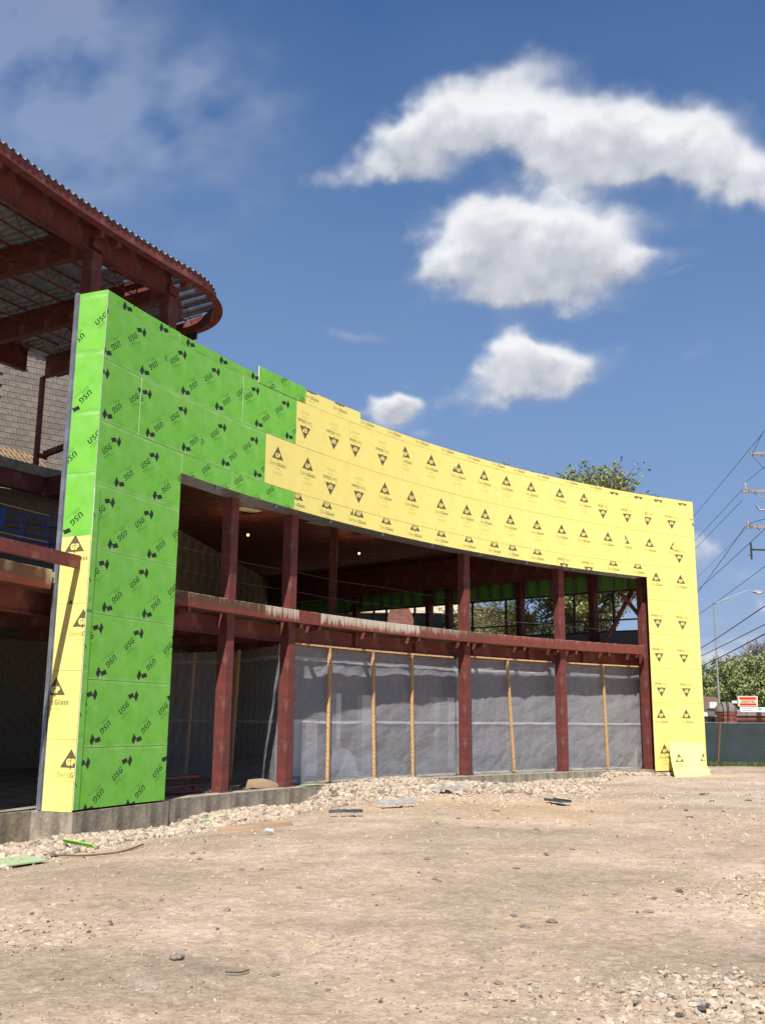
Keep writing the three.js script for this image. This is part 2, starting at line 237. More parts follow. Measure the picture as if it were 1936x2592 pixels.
// curved box; material 0 on the faces across "main" ('f' front/back, 'e' ends), 1 elsewhere when two materials are used
function arcBox(s0, s1, o0, o1, y0, y1, { seg = 0, uv = (a, b) => [a, b], main = null, tilt = 0 } = {}) {
  const n = seg || Math.max(1, Math.ceil((s1 - s0) / .6)), P = [], N = [], U = [], A = [], B = [];
  const quad = (a, b, c, d, nm, uvs, list) => { const k = P.length / 3; for (const p of [a, b, c, d]) P.push(p.x, p.y, p.z); for (const q of nm) N.push(q.x, q.y, q.z); for (const q of uvs) U.push(...q); list.push(k, k + 1, k + 2, k, k + 2, k + 3); };
  const f = A, e = main === 'e' ? A : B, ff = main === 'e' ? B : A, up = V(0, 1, 0), dn = V(0, -1, 0);
  const O = (o, y) => o + tilt * (y - y0);
  for (let i = 0; i < n; i++) {
    const a = lerp(s0, s1, i / n), b = lerp(s0, s1, (i + 1) / n), na = inward(a).negate(), nb = inward(b).negate();
    quad(arc(a, O(o0, y0), y0), arc(b, O(o0, y0), y0), arc(b, O(o0, y1), y1), arc(a, O(o0, y1), y1), [na, nb, nb, na], [uv(a, y0), uv(b, y0), uv(b, y1), uv(a, y1)], ff);
    quad(arc(b, O(o1, y0), y0), arc(a, O(o1, y0), y0), arc(a, O(o1, y1), y1), arc(b, O(o1, y1), y1), [nb, na, na, nb].map(q => q.clone().negate()), [uv(b, y0), uv(a, y0), uv(a, y1), uv(b, y1)], ff);
    quad(arc(a, O(o0, y1), y1), arc(b, O(o0, y1), y1), arc(b, O(o1, y1), y1), arc(a, O(o1, y1), y1), [up, up, up, up], [[a, o0], [b, o0], [b, o1], [a, o1]], B);
    quad(arc(a, O(o1, y0), y0), arc(b, O(o1, y0), y0), arc(b, O(o0, y0), y0), arc(a, O(o0, y0), y0), [dn, dn, dn, dn], [[a, o1], [b, o1], [b, o0], [a, o0]], B);
  }
  const t0 = tang(s0).negate(), t1 = tang(s1);
  quad(arc(s0, O(o1, y0), y0), arc(s0, O(o0, y0), y0), arc(s0, O(o0, y1), y1), arc(s0, O(o1, y1), y1), [t0, t0, t0, t0], [uv(o1, y0), uv(o0, y0), uv(o0, y1), uv(o1, y1)], e);
  quad(arc(s1, O(o0, y0), y0), arc(s1, O(o1, y0), y0), arc(s1, O(o1, y1), y1), arc(s1, O(o0, y1), y1), [t1, t1, t1, t1], [uv(o0, y0), uv(o1, y0), uv(o1, y1), uv(o0, y1)], e);
  const g = new THREE.BufferGeometry();
  g.setAttribute('position', new THREE.Float32BufferAttribute(P, 3)); g.setAttribute('normal', new THREE.Float32BufferAttribute(N, 3)); g.setAttribute('uv', new THREE.Float32BufferAttribute(U, 2));
  g.setIndex([...f, ...B]); if (main) { g.addGroup(0, f.length, 0); g.addGroup(f.length, B.length, 1); }
  return g;
}

// ------------------------------------------------------------------ ground
const gProfile = [[-30, -.55], [-8, -.55], [0, -.5], [2.75, -.6], [4.1, -.46], [5.4, -.42], [7.2, -.5], [7.8, -.44], [8.6, -.1], [9.9, -.03], [11.6, -.02], [13.2, -.23], [14.8, -.42], [16.2, -.4], [17.8, -.32], [20.5, -.32], [21.2, -.12], [23.6, -.2], [26, -.1], [30, -.12], [60, -.2]];
function prof(s) { for (let i = 1; i < gProfile.length; i++) if (s <= gProfile[i][0]) { const a = gProfile[i - 1], b = gProfile[i]; return lerp(a[1], b[1], (s - a[0]) / (b[0] - a[0])); } return -.2; }
function toArc(x, z) { const dx = x - CX, dz = z - CZ, R = Math.hypot(dx, dz); let a = Math.atan2(dz, dx); if (a > 0) a -= Math.PI * 2; return [(a - TH0) * RAD, R - RAD]; }
function clodMask(x, z) { // where the lorries have churned the yard into clods
  const n = fbm(x * .22 + 3.1, z * .22, 1.7, 3);
  const q = dirPx; // region weights in plan
  const a = Math.exp(-(((x - 3.2) / 2.0) ** 2 + ((z + 6.2) / .75) ** 2)) * 1.3, b = Math.exp(-(((x - 4.6) / 1.9) ** 2 + ((z + 10.2) / 1.5) ** 2)) * 1.1, c = Math.exp(-(((x + 3.6) / 1.5) ** 2 + ((z + 8.0) / 1.0) ** 2)) * .75, d = Math.exp(-(((x - .5) / 4) ** 2 + ((z + 23) / 2.6) ** 2)) * .6;
  return clamp((a + b + c + d) * 1.1 + n * 1.1 - .06);
}
function baseH(x, z) {
  const d = Math.hypot(x, z);
  let b = -.30 * sstep(-1, 8, -x) * sstep(7, 17, d) - .10 * sstep(20, 34, d) + .03 * fbm(x * .2, z * .2, 3.3, 2);
  const [s, o] = toArc(x, z);
  if (s > -30 && s < 40 && o > -7 && o < 1.5) { const t = sstep(-4.2, -.35, o); b = lerp(b, prof(s), t); }
  if (o > .3 && s > -9 && s < 25.8 && z > -54) b = lerp(b, -.75, sstep(.3, .9, o) * sstep(25.8, 25.2, s));
  return b;
}
function groundH(x, z, fine = true) {
  let h = baseH(x, z);
  if (fine) {
    const d = Math.hypot(x, z), m = d < 45 ? clodMask(x, z) : 0;
    h += .024 * fbm(x * 1.3, z * 1.3, 5, 3) + .016 * fbm(x * 5, z * 5, 2, 3) * (1 + 2 * m);
    if (m > .05 && d < 30) { const c1 = fbm(x * 2.6, z * 2.6, 9, 3), crust = sstep(-.02, .07, c1) , r2 = fbm(x * 7, z * 7, 4, 3), r3 = 1 - Math.abs(fbm(x * 4.5, z * 4.5, 6, 2)) * 2.5; h += m * (.040 * crust + .045 * r2 + .03 * (r3 - .6)); }
    h -= .03 * Math.exp(-(((x * .93 + z * .36 + 3.4 - .5 * pn(z * .3, 3)) / .16) ** 2)) * sstep(.1, .4, fbm(x * .7, z * .7, 1, 2) + .3);
  }
  return h;
}
const dirtTex = dataTex(2048, (() => {
  const a = tileFbm(3, 7, 61), b = tileFbm(64, 4, 62), c = tileFbm(220, 2, 63), d = tileFbm(9, 5, 64);
  return (u, v) => { const k = 1 + (a(u, v) - .5) * .28 + (b(u, v) - .5) * .26 + (c(u, v) - .5) * .22, peb = sstep(.70, .80, b(u * 1.0 + .31, v + .17)) * .16 + sstep(.74, .84, c(u + .5, v)) * .14, w = sstep(.5, .7, d(u, v)); return [(155 + 5 * w) * (k + peb), (137 + 4 * w) * (k + peb), (118 + 8 * w) * (k + peb * 1.1)]; };
})());
const dirtBump = dataTex(1024, (() => { const a = tileFbm(24, 6, 71), b = tileFbm(90, 3, 72); return (u, v) => { const k = (a(u, v) * .6 + b(u, v) * .4) * 255; return [k, k, k]; }; })(), false);
{
  const ang = []; for (let a = -33; a <= 33.001; a += 66 / 460) ang.push(a); for (let a = 38; a < 327; a += 8) ang.push(a);
  const rad = [.4]; let r = 1.6; while (r < 60) { rad.push(r); r *= r < 4 ? 1.06 : 1.0105; } while (r < 1400) { rad.push(r); r *= 1.22; }
  const na = ang.length, nr = rad.length, P = new Float32Array(na * nr * 3), U = new Float32Array(na * nr * 2), C = new Float32Array(na * nr * 3), I = [];
  for (let j = 0; j < nr; j++) for (let i = 0; i < na; i++) {
    const t = ang[i] * Math.PI / 180, x = Math.sin(t) * rad[j], z = -Math.cos(t) * rad[j], k = j * na + i, near = rad[j] < 55;
    P[k * 3] = x; P[k * 3 + 1] = near ? groundH(x, z) : -.3; P[k * 3 + 2] = z; U[k * 2] = x / 4.3; U[k * 2 + 1] = z / 4.3;
    // soil kinds: tan clay, pinkish grey crushed stone, ochre, grey limestone dust at the right
    const n1 = fbm(x * .16, z * .28, 11, 4), n2 = fbm(x * .5, z * .7, 14, 3), grey = sstep(4, 11, x) * sstep(-13, -20, z) * sstep(-37, -31, z) * clamp(.75 + 1.6 * n2), och = sstep(.08, .3, n1), m = clodMask(x, z), far = sstep(60, 90, rad[j]);
    const f = 1 + .36 * n2 + .30 * n1 + .30 * fbm(x * 1.7, z * 2.6, 21, 3) + .20 * fbm(x * 6, z * 7, 23, 3);
    let c = [1.0 * f, .985 * f, .97 * f]; c = c.map((q, e) => lerp(q, [1.12, 1.0, .80][e], och * .55)); c = c.map((q, e) => lerp(q, [1.20, 1.16, 1.14][e], m * .8)); c = c.map((q, e) => lerp(q, [1.14, 1.22, 1.36][e], grey * .9)); c = c.map((q, e) => lerp(q, [.42, .62, .38][e], far));
    C.set(c, k * 3);
  }
  for (let j = 0; j < nr - 1; j++) for (let i = 0; i < na; i++) { const a = j * na + i, b = j * na + (i + 1) % na, c = a + na, d = b + na; I.push(a, b, d, a, d, c); }
  const g = new THREE.BufferGeometry(); g.setAttribute('position', new THREE.BufferAttribute(P, 3)); g.setAttribute('uv', new THREE.BufferAttribute(U, 2)); g.setAttribute('color', new THREE.BufferAttribute(C, 3)); g.setIndex(I); g.computeVertexNormals();
  if (g.attributes.normal.getY(5000) < 0) { for (let k = 0; k < I.length; k += 3) { const t = I[k + 1]; I[k + 1] = I[k + 2]; I[k + 2] = t; } g.setIndex(I); g.computeVertexNormals(); }
  struct('ground', g, std({ map: dirtTex, bumpMap: dirtBump, bumpScale: .035, vertexColors: true, roughness: 1 }));
}

// ------------------------------------------------------------------ foundation
{
  const w = thing('foundation_wall', 'low grey concrete foundation wall under the curved facade', 'foundation', arc(12, .3, -1).toArray());
  part('pier_footing', arcBox(-.035, 2.78, -.045, 1.0, -1.1, -.035), concMat, w);
  part('wall_section', arcBox(2.78, 8.55, .13, .55, -1.1, -.012), concMat, w);
  part('wall_section', arcBox(8.56, 23.42, .06, .55, -1.0, -.006), concMat, w);
  part('pier_footing', arcBox(23.45, 26.0, .02, .72, -1.0, -.07), concMat, w);
  const l = thing('foundation_stub', 'grey concrete wall running on past the tall green pier', 'foundation', arc(-4, .9, -1).toArray());
  part('wall_section', arcBox(-14, -.04, .86, 1.25, -1.1, -.03), concMat, l);
}
// ------------------------------------------------------------------ floors and roof
const arcPts = (s0, s1, o, n = 24) => Array.from({ length: n + 1 }, (_, i) => { const p = arc(lerp(s0, s1, i / n), o); return [p.x, p.z]; });
const REAR = [[11.25, -37.42], [9.59, -38.2], [8.23, -39.15], [7.1, -40.2], [5.68, -41.2], [3.89, -42.7], [2.1, -44.2], [.23, -45.7], [-1.6, -47.3], [-5.6, -50.6]];
const BW0 = [-24, -23.6], BW1 = [-7.6, -35.9];           // line of the tall block wall
{
  const g = thing('ground_floor_slab', 'dusty concrete floor slab on the building\'s ground level', 'floor slab', [0, -.3, -32]);
  part('slab', prism([...arcPts(-14, 25.4, 1.0, 40), ...REAR, [-7.4, -50], [-7.6, -35.9], [-24, -23.6]], -.28, -.02), concMat, g);
  const f = thing('second_floor_slab', 'concrete second floor with rust-streaked steel edge plate across the opening', 'floor slab', [0, 3.55, -32]);
  part('slab', prism([...arcPts(-14, -.05, .80, 16), ...arcPts(.0, 25.4, .72, 40), ...REAR, [-7.4, -50], [-7.6, -35.9], [-24, -23.6]], 4.06, 4.27), concMat, f);
  // the edge plate with run-down cement and rust (print of real stains, seen in the photograph between the second and third column)
  const stain = canvasTex(2048, 128, (ctx, W, H) => {
    const r = rng(301), X = s => (s - 2.6) / (23.6 - 2.6) * W;
    ctx.fillStyle = 'rgb(120,58,48)'; ctx.fillRect(0, 0, W, H);
    for (let i = 0; i < 900; i++) { const x = r() * W, k = r(); ctx.fillStyle = k < .5 ? `rgba(90,52,34,${.3 * r()})` : `rgba(150,84,58,${.25 * r()})`; ctx.fillRect(x, r() * H * .6, 1 + r() * 7, 10 + r() * H * .8); }
    const run = (s0, s1, n, alpha, len) => { for (let i = 0; i < n; i++) { const x = X(lerp(s0, s1, r())), a = alpha * (.35 + .65 * r()), l = H * len * (.3 + .8 * r()), w = 1 + r() * 5, c = 168 + r() * 52; const g = ctx.createLinearGradient(0, 0, 0, l); g.addColorStop(0, `rgba(${c},${c * .95},${c * .86},${a})`); g.addColorStop(.7, `rgba(${c},${c * .95},${c * .86},${a * .7})`); g.addColorStop(1, `rgba(${c},${c * .95},${c * .86},0)`); ctx.fillStyle = g; ctx.fillRect(x, 0, w, l); } };
    ctx.fillStyle = 'rgba(86,66,44,.75)'; ctx.fillRect(X(2.6), 0, X(6.6) - X(2.6), H * .62); ctx.fillStyle = 'rgba(92,72,50,.6)'; ctx.fillRect(X(12.6), 0, X(16) - X(12.6), H * .5);
    run(2.6, 6.5, 46, .32, .55); run(6.3, 7.6, 160, .75, .95); run(8.5, 12.7, 700, .85, .95); run(12.6, 14.9, 120, .5, .75); run(15, 19.5, 110, .25, .5); run(19.5, 23.5, 60, .2, .45);
    for (let i = 0; i < 500; i++) { ctx.fillStyle = `rgba(205,198,182,${.5 * r()})`; ctx.fillRect(r() * W, 0, 2 + r() * 14, 2 + r() * 4); }
    for (let i = 0; i < 240; i++) { ctx.fillStyle = `rgba(120,50,40,${.35 * r()})`; ctx.fillRect(r() * W, H * .7 + r() * H * .3, 4 + r() * 30, 4 + r() * 14); }
  }, true, false);
  const stainMat = std({ map: stain, roughness: .85, bumpMap: fineBump, bumpScale: .002 });
  const uvE = (a, b) => [(a - 2.6) / 21, (b - 3.98) / .32];
  part('edge_plate', arcBox(2.66, 23.46, .30, .322, 3.985, 4.30, { uv: uvE, seg: 50 }), stainMat, f);
  part('edge_flange', arcBox(2.66, 23.46, .322, .62, 3.985, 4.0, { seg: 50 }), primerMat, f);
  part('edge_plate', arcBox(-14, -.12, .74, .762, 3.93, 4.30, { uv: (a, b) => [.18 + a * .012, (b - 3.93) / .37] }), stainMat, f);
  part('edge_flange', arcBox(-14, -.12, .762, 1.1, 3.93, 3.945), primerMat, f);
  part('floor_girder', merge([arcBox(2.2, 23.6, 1.06, 1.08, 3.56, 3.98, { seg: 50 }), arcBox(2.2, 23.6, .98, 1.16, 3.555, 3.57, { seg: 50 })]), primerMat, f);
  part('floor_girder', merge([arcBox(-14, 1.5, 1.25, 1.27, 3.50, 3.93), arcBox(-14, 1.5, 1.15, 1.38, 3.48, 3.5)]), primerMat, f);
  for (const s of [3.6, 7.75, 8.5, 10.8, 12.75, 15.0, 15.75, 17.65, 19.25, 20.15, 21.75, 23.1]) { // outrigger brackets
    const t = tang(s), i = inward(s), a = arc(s, .31, 0), sh = [[0, 3.98], [.02, 3.87], [.5, 3.80], [.5, 3.98]];
    const P = [], N = []; const gg = new THREE.ExtrudeGeometry(new THREE.Shape(sh.map(([x, y]) => new THREE.Vector2(x, y))), { depth: .09, bevelEnabled: false });
    gg.translate(0, 0, -.045); gg.applyMatrix4(new THREE.Matrix4().makeBasis(i, V(0, 1, 0), t)); gg.translate(a.x, 0, a.z); boxUV(gg);
    part('bracket', gg, primerMat, f);
  }
  // floor beams seen from below
  for (let k = 0; k < 9; k++) { const s = 3 + k * 2.6; part('floor_beam', bar(arc(s, .95, 3.82), arc(s, 8, 3.82), .16, .4), primerMat, f); }
  for (let k = 0; k < 4; k++) { const s = -3.2 - k * 2.6; part('floor_beam', bar(arc(s, 1.3, 3.82), arc(s, 9, 3.82), .16, .4), primerMat, f); }

  const roof = thing('flat_roof', 'flat steel-deck roof over the main hall, dark from below', 'roof', [0, 8.6, -34]);
  part('roof_deck', prism([...arcPts(7.5, 25.6, .75, 30), ...REAR, [-7.6, -50], [-9.2, -34.5], [arc(7.5, 10.4).x, arc(7.5, 10.4).z]], 8.36, 8.62), primerMat, roof);
  part('roof_edge', prism([...arcPts(-14, 9.5, 10.4, 26), [-7.7, -35.6], [-24, -23.4]], 8.98, 9.30), concMat, roof);
  part('end_girder', bar(arc(7.42, 3, 8.66), arc(7.42, 10.38, 8.66), .14, .6), primerMat, roof);
  part('edge_girder', merge([arcBox(-14, 7.4, 10.5, 10.53, 8.45, 8.97), arcBox(-14, 7.4, 10.4, 10.64, 8.43, 8.45)]), primerMat, roof);
  for (let i = 0; i < REAR.length - 1; i++) { const a = REAR[i], b = REAR[i + 1]; part('roof_girder', bar(V(a[0] - .35, 7.74, a[1] + .75), V(b[0] - .35, 7.74, b[1] + .75), .2, 1.2), primerMat, roof); }
  // pale insulation boards laid between the roof beams
  const pale = std({ color: lin(.56, .57, .40), roughness: .9 });
  const rr = rng(44); for (let k = 0; k < 15; k++) { const s = 9 + k * .95 + rr() * .3, o = 2.2 + (k % 3) * 1.9 + rr() * .4; part('ceiling_panel', arcBox(s, s + .75, o, o + .55, 8.30 + .02 * (k % 3), 8.315 + .02 * (k % 3)), pale, roof); }
}
// ------------------------------------------------------------------ the tall block wall behind
{
  const d = V(BW1[0] - BW0[0], 0, BW1[1] - BW0[1]), L = d.length(); d.normalize(); const ry = Math.atan2(-d.z, d.x), n = V(-d.z, 0, d.x); // n towards the viewer
  if (n.z < 0) n.negate();
  const w = thing('block_wall', 'tall pale grey concrete block wall rising behind the roof edge', 'wall', [(BW0[0] + BW1[0]) / 2, -.1, (BW0[1] + BW1[1]) / 2]);
  const P = (t, y, k) => V(BW0[0] + d.x * t + n.x * k, y, BW0[1] + d.z * t + n.z * k);
  const c = P(L / 2, 7.2, -.12); part('mortar_core', box(L, 14.6, .2, c.x, c.y, c.z, ry), mortarMat, w);
  const r = rng(12), geos = [0, 1].map(k => { const g = rbox(k ? .19 : .392, .192, .06, .008); return g; });
  for (let row = 0; row < 23; row++) for (let k = 0; k < 11; k++) { // the blocks seen between the canopy and the roof edge
    const y = 9.36 + row * .203, t = 14.0 + (k + (row % 2) * .5) * .402; const m = new THREE.Mesh(geos[0], blockMats[Math.floor(r() * 5)]); m.name = 'block'; const p = P(t, y, (r() - .5) * .006).sub(w.position); m.position.copy(p); m.rotation.y = ry; m.castShadow = m.receiveShadow = true; w.add(m);
  }
  const rest = []; for (let row = 0; row < 70; row++) for (let k = 0; k < 50; k++) { const y = .1 + row * .203, t = .3 + (k + (row % 2) * .5) * .402; if (t > L - .2) continue; if (y > 9.2 && t > 13.75 && t < 18.65) continue; if (y < 9.2 && y > 4 && t < 8) continue; const g = box(.392, .192, .05); g.rotateY(ry); const p = P(t, y, 0); g.translate(p.x, p.y, p.z); rest.push(g); }
  const m = part('block_courses', merge(rest), blockMats[2], w); m.userData.kind = 'stuff';
  // stack of lumber cribbing on the roof edge in front of it
  const pal = thing('wood_pallet', 'weathered wooden pallet leaning on the block wall above the roof edge', 'pallet', arc(7.9, 12, 9.31).toArray());
  const q = rng(5); for (let k = 0; k < 9; k++) { const s = 7.35 + k * .15; part('slat', bar(arc(s, 11.9, 9.42 + q() * .02), arc(s - .42, 12.42, 10.22 + q() * .03), .09, .022), paleWood, pal); }
  for (let k = 0; k < 3; k++) part('runner', bar(arc(7.25 - k * .16, 11.96 + k * .2, 9.42 + k * .34), arc(8.7 - k * .16, 11.96 + k * .2, 9.42 + k * .34), .04, .08), paleWood, pal);
}
// enclosing walls of the ground and second storey that the openings look at
{
  const w = thing('rear_wall', 'dark rear wall with a band of window openings across the upper floor', 'wall', [3, -.2, -43]);
  const inner = std({ color: lin(.17, .45, .06), roughness: .9 }), low = std({ color: lin(.22, .23, .24), roughness: .6, metalness: .4 });
  const seg = (a, b, y0, y1, t, mat, nm) => part(nm, bar(V(a[0], (y0 + y1) / 2, a[1]), V(b[0], (y0 + y1) / 2, b[1]), t, y1 - y0), mat, w);
  for (let i = 0; i < REAR.length - 1; i++) { const a = REAR[i], b = REAR[i + 1]; seg(a, b, 6.6, 9.3, .2, inner, 'sheathing'); seg(a, b, -.2, 4.04, .2, blockMats[1], 'lower_wall'); seg(a, b, 4.28, 4.98, .15, low, 'sill_wall'); seg(a, b, 4.98, 5.04, .2, frameMat, 'sill'); seg(a, b, 5.43, 5.49, .06, frameMat, 'transom'); seg(a, b, 6.53, 6.6, .14, frameMat, 'head'); }
  for (let i = 0; i < REAR.length - 1; i++) { const a = REAR[i], b = REAR[i + 1], n = Math.round(Math.hypot(a[0] - b[0], a[1] - b[1]) / .6), g = []; for (let k = 0; k < n; k++) { const t = (k + .5) / n; g.push(box(.05, 1.9, .14, lerp(a[0], b[0], t), 7.56, lerp(a[1], b[1], t) + .22, .7)); } for (const q of g) part('wall_stud', q, galvMat, w); }
  for (const [x, z] of [[-1.17, -46.68], [2.1, -44.23], [2.92, -43.52], [5.68, -41.18], [8.23, -39.15], [10.1, -37.9]]) part('steel_post', box(.26, 4.1, .26, x, 6.31, z + .3, .7), primerMat, w);
  for (const [x, z] of [[-2.6, -48.1], [-1.63, -47.33], [-.35, -46.1], [.23, -45.7], [1.49, -44.72], [3.89, -42.71], [5.19, -41.6], [7.67, -39.7], [8.98, -38.62]]) part('mullion', box(.07, 1.55, .09, x, 5.77, z, .7), frameMat, w);
  const s = thing('side_wall', 'dark block side wall closing the hall behind the tall block wall', 'wall', [-7.5, -.2, -43]);
  part('wall_panel', bar(V(-7.6, 4.5, -35.9), V(-5.6, 4.5, -50.6), .25, 9.6), blockMats[1], s);
  const e = thing('hall_end_wall', 'plain block wall ending the curved hall past the picture\'s edge', 'wall', arc(-14, 6, -.3).toArray());
  part('wall_panel', bar(arc(-14.2, 1.4, 6.3), arc(-14.2, 14, 6.3), .2, 13), blockMats[1], e);
  // cross brace near the right end
  const br = thing('cross_brace', 'steel X-shaped cross brace at the far end of the upper floor', 'brace', [9.5, 4.27, -37.3]);
  part('diagonal', bar(atZ(1564, 1494, 37.0), atZ(1640, 1585, 36.9), .13, .13), primerMat, br); part('diagonal', bar(atZ(1598, 1496, 37.4), V(atZ(1524, 1630, 37.2).x, 4.28, -37.2), .13, .13), primerMat, br);
}

// ------------------------------------------------------------------ the sheathed curved wall
const facade = thing('curved_facade_wall', 'tall curved wall clad in green and yellow printed sheathing boards around a wide opening', 'wall', arc(13, .3, -.02).toArray());
{
  const r = rng(2024);
  const TOP = 9.8;
  function panel(kind, s0, s1, y0, y1, yr, { inv = false, du = null, lift = null } = {}) {
    const off = (lift ?? r() * .0035) + (kind === 'g' ? .0 : .0), u0 = du ?? r();
    const uv = (a, b) => { let u = (a - s0) / 1.22 + u0, v = (b - yr) / 1.22; if (inv) { u = -u; v = 1 - v; } return [u, v]; };
    const g = arcBox(s0 + .004, s1 - .004, -off - .0, .0135, y0 + .004, y1 - .004, { uv, main: 'f', tilt: (r() - .5) * .003 });
    part('sheathing_panel', g, kind === 'g' ? [greenMats[Math.floor(r() * 5)], coreMat] : [yellowMats[Math.floor(r() * 5)], yellowEdge], facade);
  }
  const rows = [0, 1.07, 2.29, 3.5, 4.71, 5.94, 7.18, 8.42, 9.6];
  // green pier
  for (let i = 0; i < 6; i++) panel('g', 0, 2.69, rows[i], rows[i + 1], i ? rows[i] : rows[1] - 1.22, { du: [.26, .20, .16, .12, .08, .02][i] });
  // narrow green corner strip patched over the lower joints
  for (const [a, b] of [[0, 3.55], [3.5, 5.85], [5.9, 8.3]].slice(0, 2)) part('corner_strip', arcBox(-.004, .15, -.016, -.005, a + .004, b, { uv: (p, q) => [p / 1.22 + .9, q / 1.22], main: 'f' }), [greenMat, coreMat], facade);
  panel('g', 0, 1.21, rows[6], rows[7], rows[6], { du: .42 }); panel('g', 1.21, 3.32, rows[6], rows[7], rows[6], { du: .30 }); panel('g', 3.32, 5.73, rows[6], rows[7], rows[6], { du: .86 });
  panel('g', 0, 2.01, rows[7], rows[8], rows[7], { du: .55 }); panel('g', 2.01, 4.78, rows[7], rows[8], rows[7], { du: .05 }); panel('g', 4.78, 6.92, rows[7], rows[8], rows[7], { du: .08 });
  panel('g', 0, 2.4, rows[8], TOP + .02, rows[8] - .05, { du: .1 }); panel('g', 2.4, 5.355, rows[8], TOP, rows[8] - .05, { du: .3 }); panel('g', 5.36, 7.27, rows[8], 10.02, rows[8] - .35, { du: .42, lift: .012 });
  panel('g', 2.69, 4.5, 6.74, 7.18, 6.30, { du: .55 }); panel('g', 4.5, 6.93, 6.74, 7.18, 6.30, { du: .05 });
  // yellow header
  const yrow = (cuts, y0, y1, yr, invs, dus) => { for (let i = 0; i < cuts.length - 1; i++) panel('y', cuts[i], cuts[i + 1], y0, y1, yr, { inv: !!invs[i], du: dus ? dus[i] : null }); };
  yrow([6.92, 9.2, 11.6, 14.05, 16.3, 18.7, 21.09, 23.45, 25.9], rows[7], rows[8], rows[7] + .02, [1, 1, 0, 0, 0, 0, 1, 1], [.2, .3, .42, .35, .3, .1, .3, .4]);
  yrow([5.73, 8.1, 10.54, 12.85, 15.24, 17.65, 20.02, 22.41, 24.84, 25.9], rows[6], rows[7], rows[6], [0, 1, 0, 0, 0, 0, 0, 0, 1], [.1, .25, .3, .06, .3, .2, .25, .5, .3]);
  yrow([6.93, 9.4, 11.8, 14.2, 16.6, 19.0, 21.4, 23.42], 6.74, 7.18, 6.32, [0, 0, 0, 0, 0, 1, 0], [.4, .3, .2, .1, .35, .25, .2]);
  yrow([7.27, 9.66], rows[8], 9.98, 9.25, [0], [.3]); yrow([9.66, 12.1, 14.5, 16.9, 19.3, 21.7, 23.8, 25.9], rows[8], TOP, 9.16, [0, 0, 0, 0, 0, 1, 1], [.25, .2, .15, .3, .1, .3, .2]);
  // yellow right pier
  [[5.94, 7.18, 5.94, 0], [4.71, 5.94, 4.71, 1], [3.5, 4.71, 3.5, 1], [2.29, 3.5, 2.29, 1], [1.07, 2.29, 1.07, 0], [-.05, 1.07, -.15, 0]].forEach(([a, b, c, inv], i) => panel('y', 23.42, 25.9, a, b, c, { inv, du: [.12, .14, .15, .12, .17, .1][i] }));
  // near end return: boards across the pier's end, yellow below and green above
  const endPanel = (kind, y0, y1, u0, v0, inv) => part('sheathing_panel', arcBox(-.0145, -.001, .002, .655, y0 + .003, y1 - .003, { seg: 1, uv: (a, b) => { let u = (-a) / 1.22 + u0, v = (b - v0) / 1.22; if (inv) { u = -u; v = 1 - v; } return [u, v]; }, main: 'e' }), kind === 'g' ? [greenMat, coreMat] : [yellowMat, yellowEdge], facade);
  endPanel('y', -.03, 1.22, .58, .04, 0); endPanel('y', 1.22, 2.44, .95, 1.31, 0); endPanel('y', 2.44, 3.66, .54, 2.54, 0); endPanel('y', 3.66, 4.93, .787, 3.94, 0);
  endPanel('g', 4.93, 6.15, .12, 4.9, 0); endPanel('g', 6.15, 7.37, .32, 6.1, 0); endPanel('g', 7.37, 8.6, .12, 7.3, 0); endPanel('g', 8.6, 9.82, .34, 8.5, 0);
  // far end return
  part('sheathing_panel', arcBox(25.901, 25.915, .002, .66, -.05, 9.8, { seg: 1, uv: (a, b) => [a / 1.22, b / 1.22], main: 'e' }), [yellowMat, yellowEdge], facade);
  // framing behind the boards
  const trackMat = galvMat;
  part('corner_stud', arcBox(-.02, .03, .70, .745, -.02, 9.86, { seg: 1 }), trackMat, facade); part('corner_stud', arcBox(.0, .05, .765, .80, -.02, 9.86, { seg: 1 }), trackMat, facade);
  part('stud_web', arcBox(.02, .05, .66, .765, -.02, 9.84, { seg: 1 }), galvMat, facade);
  part('jamb_panel', arcBox(2.67, 2.688, .016, .70, -.02, 6.75, { seg: 1 }), galvMat, facade);
  part('soffit_track', arcBox(2.69, 23.42, .016, .62, 6.745, 6.765, { seg: 50 }), galvMat, facade);
  part('back_lining', arcBox(0, 25.88, .62, .635, 6.77, 9.76, { seg: 50 }), coreMat, facade);
  part('back_lining', arcBox(.03, 2.66, .64, .655, 0, 6.77, { seg: 6 }), coreMat, facade); part('back_lining', arcBox(24.3, 25.88, .80, .815, 0, 6.77, { seg: 6 }), coreMat, facade);
  part('parapet_track', arcBox(.02, 25.88, .02, .60, 9.70, 9.72, { seg: 50 }), trackMat, facade);
  for (let k = 0; k < 9; k++) { const s = 4 + k * 2.25; part('soffit_clip', arcBox(s, s + .06, .05, .11, 6.66, 6.744, { seg: 1 }), trackMat, facade); }
}
